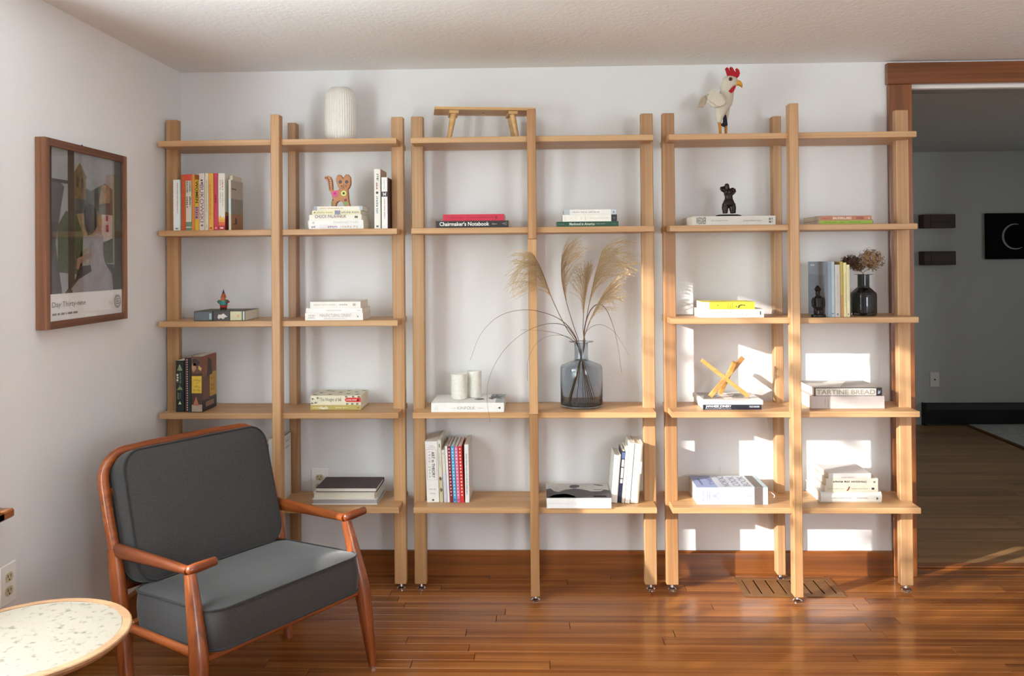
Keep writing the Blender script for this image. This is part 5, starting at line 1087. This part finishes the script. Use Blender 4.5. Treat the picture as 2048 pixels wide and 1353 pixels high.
# wing: layered scalloped pads
for (a, c, rr, dy, sq) in ((425, 720, 150, -0.034, 0.86), (400, 690, 120, -0.040, 0.8), (470, 760, 100, -0.041, 0.8)):
    p = Zr(a, c); R = f.px(rr / 8.725); nn = 36
    ol = [(p.x + R * (1 + 0.05 * math.cos(9 * t)) * math.cos(t), p.z + R * sq * (1 + 0.05 * math.cos(9 * t)) * math.sin(t)) for t in [2 * math.pi * q / nn for q in range(nn)]]
    MB().prism(ol, dy, dy + 0.012, 'y').build('wing', fe, rs)
for q, (dx, dz) in enumerate(((0, 0), (14, 8), (-12, 14))):
    tl = [(255, 625), (190, 690), (150, 780), (140, 840), (215, 835), (250, 780), (285, 680)]
    MB().prism([(Zr(a + dx, c - dz).x, Zr(a + dx, c - dz).z) for a, c in tl], -0.018 + 0.010 * q, -0.011 + 0.010 * q, 'y').build('tail_feather', mat('#b3a08a', 0.95, vary=0.1) if q == 0 else fe, rs)
MB().prism([(Zr(a, c).x, Zr(a, c).z) for a, c in ((300, 600), (330, 550), (375, 528), (410, 540), (450, 555), (500, 600), (480, 660), (330, 670))], -0.022, 0.016, 'y').build('back_feathers', fe, rs)
cm_ = [(655, 295), (640, 230), (615, 150), (640, 130), (665, 150), (690, 190), (705, 180), (690, 140), (705, 122), (740, 140), (775, 200), (795, 215), (805, 190), (795, 155), (815, 148), (850, 175), (868, 235), (850, 290), (820, 322), (760, 300), (710, 292)]
red = mat('#b01426', 0.9, vary=0.12, nscale=120)
MB().prism([(Zr(a, c).x, Zr(a, c).z) for a, c in cm_], -0.006, 0.006, 'y').build('comb', red, rs)
MB().prism([(Zr(a, c).x, Zr(a, c).z) for a, c in ((775, 455), (770, 510), (745, 560), (715, 590), (680, 585), (655, 560), (690, 520), (730, 480))], -0.021, -0.011, 'y').build('wattle', red, rs)
bk = spline([Zr(798, 400), Zr(850, 405), Zr(890, 440), Zr(905, 487)], 4)
MB().tube(bk, lerp_list([f.px(6.2), f.px(5.6), f.px(3.6), f.px(0.6)], len(bk)), 12, up=(1, 0, 0)).build('beak', mat('#d9a038', 0.6), rs, smooth=True)
p = Zr(688, 352)
ey = MB().lathe([(f.px(3.8), 0), (f.px(3.8), 0.003)], 18, Matrix.Translation((p.x, -f.px(8.7), p.z)) @ Matrix.Rotation(math.pi / 2, 4, 'X')).build('eye', mat('#6e3422', 0.3), rs)
MB().ball((p.x, -f.px(8.7) - 0.003, p.z), (f.px(2.0), 0.002, f.px(2.0)), 12, 8).build('pupil', mat('#1a0e0a', 0.15), ey, smooth=True)
for (a0, c0, a1, dy) in ((512, 1080, 535, 0.0), (628, 1120, 625, 0.02)):
    q0, q1 = Zr(a0, c0, dy), Zr(a1, 1290, dy); q1.z = 0.003
    lg = MB().tube([q0, q1], [f.px(3.2), f.px(2.6)], 10, up=(1, 0, 0)).build('leg', mat('#cf8a3a', 0.8), rs, smooth=True)
    MB().box(q1.x - 0.008, q1.x + 0.022, dy - 0.009, dy + 0.009, 0.0004, 0.004, 0.0015).build('foot', mat('#cf8a3a', 0.8), lg)
MB().prism([(Zr(a, c).x, Zr(a, c).z) for a, c in ((612, 955), (632, 975), (645, 1060), (655, 1140), (600, 1165), (560, 1145), (550, 1110), (585, 1090), (590, 1000))], -0.004, 0.012, 'y').build('dark_patch', mat('#191626', 0.9), rs)

# ---- bronze torso
f = Flat(1456, -0.165, TORSO_Z + 0.0004)
Zt = lambda a, c, dy=0.0: f(1370 + a / 10.24, 360 + c / 10.24, dy)
ts = thing('torso_statuette', 'dark bronze torso statuette on an oval black base', 'statuette', f.loc)
pb = Zt(890, 700)
MB().lathe([(0.001, 0.0), (1.0, 0.0), (0.98, 0.35), (0.86, 0.8), (0.7, 1.0), (0.001, 1.0)], 40, Matrix.Translation((pb.x, 0, 0)) @ Matrix.Diagonal((f.px(27.5), 0.024, 0.0095, 1))).build('base', mat('#170f0c', 0.6, spec=0.25), ts, smooth=True, angle=0.7)
def drop(v): v = Vector(v); return v
tz0 = 0.008
tm = MB()
def ztube(lst, n=12): tm.tube([Zt(a, c, dy) for a, c, r_, dy in lst], [f.px(r_ / 10.24) for a, c, r_, dy in lst], n, up=(1, 0, 0))
ztube([(855, 75, 20, 0), (855, 95, 46, 0), (860, 150, 52, 0), (868, 200, 50, 0)])
ztube([(875, 190, 60, 0), (880, 230, 92, 0), (890, 290, 92, 0), (895, 340, 80, 0), (895, 390, 82, 0), (895, 440, 108, 0), (895, 490, 122, 0), (895, 540, 100, 0)])
ztube([(825, 230, 45, 0), (770, 200, 44, -0.004), (730, 170, 30, -0.004)]); ztube([(735, 170, 30, -0.004), (790, 160, 32, 0.006), (850, 150, 30, 0.012)])
ztube([(940, 220, 45, 0), (985, 190, 40, 0), (1000, 175, 28, 0)]); ztube([(1000, 190, 34, 0), (1015, 235, 34, -0.004), (985, 280, 30, -0.006), (950, 290, 24, -0.006)])
ztube([(835, 500, 75, 0), (818, 580, 66, -0.003), (822, 690, 50, -0.003)]); ztube([(955, 500, 78, 0), (975, 580, 72, -0.003), (985, 690, 54, -0.003)])
for a in (850, 920): tm.ball(Zt(a, 250, -0.014), f.px(3.8), 12, 8)
tm.build('torso', M['bronze'], ts, smooth=True, remesh=0.0016)

# ---- two cups
for (uc, vb_, vt_, rpx, lb) in ((916.5, 801, 748, 16.3, 'white speckled ceramic cup, the nearer of two on the book'), (948, 797, 742, 14.6, 'white ceramic cup standing behind its twin on the book')):
    p = at(uc, vb_, z=CUP_Z); r = rpx * (p.y - CAM.y) / F_PX
    hh_ = at(uc, vt_, y=p.y + r).z - CUP_Z
    cu = thing('ceramic_cup', lb, 'cup', (p.x, p.y + r, CUP_Z + 0.0004))
    MB().lathe([(r * 0.86, 0), (r * 0.95, 0.004), (r * 0.97, hh_ * 0.12), (r * 0.96, hh_ * 0.2), (r * 1.0, hh_ * 0.45), (r * 0.985, hh_ * 0.75), (r * 1.0, hh_ - 0.002), (r * 0.98, hh_), (r * 0.92, hh_), (r * 0.9, hh_ - 0.004), (r * 0.88, 0.01), (0.001, 0.008)], 40).build('body', mat('#e4e2d8', 0.3, vary=0.08, nscale=110, bump=0.15), cu, smooth=True)

# ---- smoke blue glass vase with dried grass
p = at(1160.5, 820, z=ZS[3]); VR = 42.3 * (p.y + 0.06 - CAM.y) / F_PX; VY = p.y + VR
if VY + VR > -0.045: VY = -0.045 - VR
f = Flat(1160.5, VY, ZS[3] + 0.0006)
gv = thing('glass_vase', 'smoky blue glass bottle vase holding dried grasses', 'vase', f.loc)
H0 = f(1160, 683).z; hs = f(1160, 733).z; hn = f(1160, 722).z
rn, rrim = f.px(13.8), f.px(24.5)
w_ = 0.0024
outp = [(0.001, 0.0), (VR * 0.9, 0.0), (VR * 0.985, 0.004), (VR, 0.012), (VR, hs - 0.01), (VR * 0.985, hs), (VR * 0.93, hs + 0.006), (rn * 1.6, hn - 0.003), (rn * 1.1, hn + 0.003), (rn, hn + 0.010), (rn, H0 - 0.004), (rn * 1.08, H0 - 0.002), (rrim, H0 - 0.001), (rrim, H0 + 0.0008)]
inp = [(rn - w_ + 0.001, H0 + 0.0008), (rn - w_, H0 - 0.004), (rn - w_, hn + 0.010), (rn * 1.06 - w_, hn + 0.002), (rn * 1.5, hn - 0.0055), (VR * 0.92, hs + 0.003), (VR - w_ - 0.002, hs - 0.002), (VR - w_, hs - 0.012), (VR - w_, 0.014), (VR - w_ - 0.004, 0.008), (0.001, 0.0075)]
MB().lathe(outp + inp, 64).build('glass', M['blueglass'], gv, smooth=True, angle=0.9)
VC = Vector((f.x0, VY, ZS[3]))
strawm = mat('#d6bc92', 0.85, vary=0.18, nscale=8); stemm = mat('#8f6f4a', 0.8, vary=0.25, nscale=20); leafm = mat('#6a4e40', 0.7, vary=0.2, nscale=15)
def Pg(u, v, dy): q = at(u, v, y=VY + dy); return q
def inside(ang, rr=0.062): return VC + Vector((rr * math.cos(ang), rr * math.sin(ang), 0.012))
def grass(label, stem_px, base_ang, fans, nst, seed, core_from=0.55):
    rnd = random.Random(seed)
    root = thing('dried_grass', label, 'dried grass', tuple(inside(base_ang)), group='dried grass plumes in the glass vase')
    O_ = inside(base_ang)
    neck = VC + Vector((0.008 * math.cos(base_ang + 3.1), 0.008 * math.sin(base_ang + 3.1), H0 - 0.03))
    ctl = [O_, neck] + [Pg(*q) for q in stem_px]
    path = spline(ctl, 6)
    MB().tube([q - O_ for q in path], lerp_list([0.0017, 0.0016, 0.0013, 0.0008], len(path)), 6).build('stem', stemm, root, smooth=True)
    mb = MB(); m_ = len(path)
    F_ = [Pg(*q) for q in fans]
    for k in range(nst):
        t = core_from + (0.98 - core_from) * (k / (nst - 1)) ** 0.9
        s0 = path[min(m_ - 1, int(t * (m_ - 1)))]
        tang = (path[min(m_ - 1, int(t * (m_ - 1)) + 1)] - path[max(0, int(t * (m_ - 1)) - 1)]).normalized()
        g = rnd.uniform(0, len(F_) - 1.001); i = int(g); e = F_[i].lerp(F_[i + 1], g - i)
        e = e + Vector((rnd.gauss(0, 0.006), rnd.gauss(0, 0.022), rnd.gauss(0, 0.006)))
        e = s0.lerp(e, rnd.uniform(0.72, 1.0))
        dist = (e - s0).length
        c1 = s0 + tang * dist * 0.55
        pts = []
        for q in range(11):
            a = q / 10; pts.append(s0 * (1 - a) ** 2 + c1 * 2 * a * (1 - a) + e * a * a)
        mb.tube([x - O_ for x in pts], lerp_list([0.0006, 0.0005, 0.0003], 11), 3)
        nh = int(dist / 0.0019)
        for q in range(nh):
            a = 0.12 + 0.88 * q / nh; x = s0 * (1 - a) ** 2 + c1 * 2 * a * (1 - a) + e * a * a - O_
            tg = ((c1 - s0) * (1 - a) + (e - c1) * a).normalized()
            sd = Vector((rnd.gauss(0, 1), rnd.gauss(0, 1), rnd.gauss(0, 1))); sd = (sd - tg * sd.dot(tg)).normalized()
            ln = rnd.uniform(0.005, 0.0095); ww = tg.cross(sd) * 0.0007
            mb.add([x + ww, x - ww, x + tg * ln * 0.8 + sd * ln * 0.55], [(0, 1, 2)])
    o = mb.build('plume', strawm, root); o['kind'] = 'stuff'
    return root
grass('dried grass plume sweeping out across the front post', [(1132, 655, -0.05), (1105, 600, -0.13), (1085, 545, -0.20), (1068, 510, -0.24)], 0.3, [(1032, 496, -0.26), (1018, 512, -0.26), (1012, 535, -0.26), (1010, 560, -0.26), (1015, 585, -0.25), (1022, 604, -0.25)], 96, 1, 0.60)
grass('slender dried grass plume with a tip leaning across the board above', [(1148, 655, 0.0), (1133, 605, -0.01), (1123, 555, -0.02), (1124, 510, -0.02)], 1.2, [(1142, 476, -0.02), (1160, 470, -0.02), (1172, 482, -0.02), (1176, 498, -0.02), (1168, 518, -0.01)], 64, 2, 0.58)
grass('large dried grass plume bowing over towards the post', [(1170, 655, 0.0), (1180, 600, -0.01), (1192, 545, -0.01), (1205, 502, -0.02)], 2.6, [(1250, 474, -0.02), (1272, 482, -0.02), (1282, 505, -0.02), (1284, 528, -0.02), (1280, 544, -0.02), (1262, 548, -0.02), (1225, 478, -0.02)], 100, 3, 0.56)
grass('upright dried grass plume in the middle of the bunch', [(1166, 655, 0.01), (1168, 615, 0.01), (1172, 575, 0.01), (1176, 545, 0.0)], 3.6, [(1128, 558, 0.02), (1148, 538, 0.02), (1164, 525, 0.02), (1180, 520, 0.0), (1192, 535, 0.0), (1118, 580, 0.02)], 84, 4, 0.46)
grass('short dried grass plume spreading low beside the folded leaf', [(1174, 658, -0.02), (1186, 628, -0.03), (1200, 600, -0.03), (1213, 578, -0.03)], 4.3, [(1228, 552, -0.03), (1246, 553, -0.03), (1252, 570, -0.03), (1254, 592, -0.03), (1250, 612, -0.03), (1222, 630, -0.02)], 80, 5, 0.46)
def blade(label, px, ang, wmax, m_=None, start=True, rmid=None):
    O_ = inside(ang, 0.05)
    ctl = ([O_, VC + Vector((0.01 * math.cos(ang + 3.1), 0.01 * math.sin(ang + 3.1), H0 - 0.03))] if start else []) + [Pg(*q) for q in px]
    if not start: O_ = ctl[0]
    path = spline(ctl, 7); n_ = len(path)
    root = thing('dried_leaf', label, 'dried leaf', tuple(O_), group='dried leaf blades in the glass vase')
    MB().tube([q - O_ for q in path], [(0.0006, wmax * (0.45 + 0.55 * math.sin(math.pi * min(1, 0.15 + 0.85 * (1 - i / (n_ - 1)))) if i < n_ * 0.7 else wmax * max(0.12, 1.0 * (n_ - i) / (n_ * 0.6)) / wmax * 1.0) if False else wmax * max(0.14, 1 - (i / (n_ - 1)) ** 1.3)) for i in range(n_)], 6, up=(0, 1, 0)).build('blade', m_ or leafm, root, smooth=True)
blade('long dried leaf arching in a wide curve left of the vase', [(1150, 672, -0.01), (1128, 645, -0.09), (1095, 628, -0.17), (1050, 620, -0.21), (1000, 632, -0.22), (962, 668, -0.22), (940, 722, -0.22)], 0.2, 0.0024)
blade('long dried leaf drooping down in front of the white book', [(1148, 672, -0.01), (1128, 651, -0.09), (1090, 649, -0.18), (1045, 668, -0.21), (1005, 705, -0.21), (980, 752, -0.21), (974, 795, -0.21), (980, 845, -0.21)], 0.6, 0.0020)
blade('short straight dried leaf pointing left at the post', [(1146, 682, -0.02), (1120, 669, -0.10), (1085, 662, -0.18), (1041, 660, -0.21)], 0.9, 0.0022)
blade('thin dried leaf hanging beside the front post', [(1140, 676, -0.02), (1105, 671, -0.12), (1074, 686, -0.18), (1056, 722, -0.20), (1055, 762, -0.20)], 1.4, 0.0010)
blade('broad dried leaf folded over in a hook right of the stems', [(1168, 668, 0.0), (1173, 640, -0.01), (1184, 617, -0.02), (1199, 609, -0.02), (1214, 622, -0.03), (1228, 658, -0.03), (1237, 700, -0.03), (1243, 745, -0.03)], 3.3, 0.0034)
blade('thin dried leaf curving down towards the right post', [(1168, 672, 0.01), (1182, 655, 0.02), (1203, 650, 0.03), (1228, 664, 0.03), (1246, 690, 0.03), (1258, 712, 0.03)], 3.0, 0.0014)
blade('pale wisp of dried leaf reaching to the right post', [(1170, 668, 0.0), (1200, 612, -0.01), (1240, 585, -0.02), (1270, 595, -0.02), (1288, 614, -0.02)], 3.8, 0.0011, strawm)

# ---- interlocking stick sculpture
z0 = STICK_Z + 0.0004
e1 = at(1497, 797, z=z0); e2 = at(1420, 797, z=z0); e3 = at(1440, 791, z=z0)
cen = at(1461, 764, y=(e1.y + e2.y) / 2 + 0.01)
st = thing('stick_sculpture', 'sculpture of three crossed wooden sticks standing on books', 'sculpture', (cen.x, cen.y, z0))
t1 = at(1403, 724, y=cen.y + (cen.y - e1.y) * 1.0); t2 = at(1486, 719, y=cen.y + (cen.y - e2.y)); t3 = at(1469, 729, y=cen.y - 0.02)
e3 = Vector((e3.x, max(e3.y, cen.y + 0.03), z0))
hs_ = 0.0082
for k, (a, c) in enumerate(((e1, t1), (e2, t2), (e3, t3))):
    d = (c - a); L_ = d.length; d.normalize(); s_ = d.cross(Vector((0, 1, 0))).normalized(); n__ = s_.cross(d)
    R_ = Matrix((d, n__, s_)).transposed().to_4x4(); base = a - Vector((cen.x, cen.y, z0)) + s_ * 0 + Vector((0, 0, hs_ * 0.9))
    MB().box(0, L_, -hs_, hs_, -hs_, hs_, 0.0012, Matrix.Translation(base) @ R_).build('stick', M['sculpt'], st)

# ---- small dark wooden figurine
f = Flat(1636.5, -0.246, ZS[2] + 0.0006)
Zf = lambda a, c, dy=0.0: f(1600 + a / 8.455, 480 + c / 8.455, dy)
fg = thing('wooden_figurine', 'small carved dark wooden figure standing before the books', 'figurine', f.loc)
zb = Zf(310, 1270).z
q = MB(); Tz = Matrix.Translation((0, 0, -zb + 0.0))
def ft(lst): q.tube([Zf(a, c, dy) for a, c, r_, dy in lst], [f.px(r_ / 8.455) for a, c, r_, dy in lst], 12, Tz, up=(1, 0, 0))
ft([(292, 735, 8, 0), (295, 770, 40, 0), (297, 800, 56, 0), (298, 830, 42, 0)]); ft([(297, 820, 34, 0), (296, 880, 36, 0), (298, 930, 26, 0)])
ft([(300, 915, 50, 0), (305, 960, 74, 0), (312, 1030, 62, -0.004), (315, 1090, 66, -0.004), (312, 1130, 62, 0)])
for s in (-1, 1):
    ft([(305 + s * 70, 945, 24, 0), (308 + s * 92, 1010, 26, 0), (310 + s * 88, 1080, 24, -0.003), (312 + s * 60, 1115, 20, -0.006)])
    ft([(312 + s * 34, 1120, 36, 0), (312 + s * 50, 1180, 34, -0.002), (312 + s * 42, 1240, 28, 0)])
pb = Zf(310, 1250); q.lathe([(0.001, 0), (f.px(14.5), 0), (f.px(14), f.px(5)), (0.001, f.px(6))], 24, Matrix.Translation((pb.x, 0, 0)) @ Matrix.Diagonal((1, 0.75, 1, 1)))
q.build('figure', mat('#160b09', 0.4, vary=0.25, nscale=80, spec=0.3), fg, smooth=True, remesh=0.0012)

# ---- dark glass bottle with dried hydrangea
f = Flat(1726, -0.165, ZS[2] + 0.0006)
db = thing('glass_bottle', 'dark smoked glass bottle holding dried flower heads', 'vase', f.loc)
R_ = f.px(24.5); h1 = f(1726, 549).z; hsd = f(1726, 586).z; hnk = f(1726, 577).z; rn = f.px(11); rr_ = f.px(18)
prof = [(0.001, 0), (R_ * 0.9, 0), (R_ * 0.98, 0.004), (R_, 0.012), (R_, hsd - 0.008), (R_ * 0.96, hsd), (R_ * 0.86, hsd + 0.004), (rn * 1.35, hnk - 0.001), (rn * 1.05, hnk + 0.004), (rn, hnk + 0.010), (rn, h1 - 0.003), (rr_, h1 - 0.001), (rr_, h1 + 0.0008)]
prof += [(rn - 0.0015, h1 + 0.0008), (rn - 0.002, hnk + 0.010), (rn * 1.25, hnk - 0.004), (R_ * 0.9, hsd - 0.002), (R_ - 0.0025, hsd - 0.010), (R_ - 0.0025, 0.012), (0.001, 0.008)]
MB().lathe(prof, 56).build('glass', M['darkglass'], db, smooth=True, angle=0.9)
BC = Vector(f.loc)
def hydrangea(label, uc, vc, ru, rv, col, n, seed, base_ang, dy):
    rnd = random.Random(seed); O_ = BC + Vector((0.02 * math.cos(base_ang), 0.02 * math.sin(base_ang), 0.012))
    c_ = at(uc, vc, y=f.y + dy); rx, rz = f.px(ru), f.px(rv)
    root = thing('dried_flower', label, 'dried flower', tuple(O_))
    mouth = BC + Vector((0.004 * math.cos(base_ang + 3.1), 0.0, h1 - 0.01))
    sp = spline([O_, mouth, c_ - Vector((0, 0, rz * 0.7))], 6)
    MB().tube([x - O_ for x in sp], 0.0013, 6).build('stem', mat('#a08058', 0.8), root)
    mb = MB(); br = MB()
    for _ in range(n):
        d = Vector((rnd.gauss(0, 1), rnd.gauss(0, 1), rnd.gauss(0, 1) + 0.25)).normalized(); rr = rnd.uniform(0.55, 1.05)
        q_ = c_ - O_ + Vector((d.x * rx * rr, d.y * rx * 0.9 * rr, d.z * rz * rr)); e = d.orthogonal().normalized(); e.rotate(Matrix.Rotation(rnd.uniform(0, 6.28), 3, d)); g_ = d.cross(e)
        s_ = rnd.uniform(0.0034, 0.0058)
        for k in range(4):
            a = math.pi / 2 * k; u_ = e * math.cos(a) + g_ * math.sin(a); w2 = e * -math.sin(a) + g_ * math.cos(a); lift = d * rnd.uniform(-0.4, 0.5) * s_
            mb.add([q_, q_ + u_ * s_ * 0.6 + w2 * s_ * 0.4 + lift * 0.5, q_ + u_ * s_ + lift, q_ + u_ * s_ * 0.6 - w2 * s_ * 0.4 + lift * 0.5], [(0, 1, 2, 3)])
        if rnd.random() < 0.35: br.tube([Vector((0, 0, 0)) + (c_ - O_) - Vector((0, 0, rz * 0.7)), q_], 0.00035, 3)
    o = mb.build('florets', mat(col, 0.9, vary=0.35, nscale=60), root); o['kind'] = 'stuff'
    o = br.build('stalks', mat('#a58a60', 0.8), root); o['kind'] = 'stuff'
hydrangea('tan dried flower head rising above the dark bottle', 1741, 520, 26, 23, '#8a6a48', 520, 5, 0.4, 0.0)
hydrangea('dark brown dried flower head hanging over the pale books', 1702, 524, 20, 14, '#4a2c20', 330, 6, 2.8, 0.03)
hydrangea('small brown dried flower head at the bottle neck', 1717, 534, 14, 10, '#5c3d28', 170, 8, 4.4, -0.01)

# ---- ribbon markers of two books
def ribbon(lbl, pts, w, col):
    o = by_label(lbl)
    if o: MB().tube(spline(pts, 5), (w, 0.0004), 6, up=(0, 0, 1)).build('ribbon_marker', mat(col, 0.7), o, smooth=True)
bb = by_label('very thick pale blue book with drawn arrow and brown band'); Lb = 0.0
Lb = max(v.co.x for v in [c for c in bb.children if c.name.startswith('cover')][0].data.vertices)
ribbon(bb['label'], [(Lb - 0.002, 0.02, 0.05), (Lb + 0.012, 0.012, 0.046), (Lb + 0.026, 0.004, 0.036), (Lb + 0.024, 0.0, 0.027)], 0.002, '#d8c8b8')
bb = by_label('salmon lying paperback with white title and ribbon marker')
Lb = max(v.co.x for v in [c for c in bb.children if c.name.startswith('cover')][0].data.vertices)
ribbon(bb['label'], [(Lb - 0.002, 0.03, 0.012), (Lb + 0.006, 0.028, 0.010), (Lb + 0.014, 0.026, 0.0), (Lb + 0.017, 0.026, -0.012)], 0.0012, '#7d7a78')
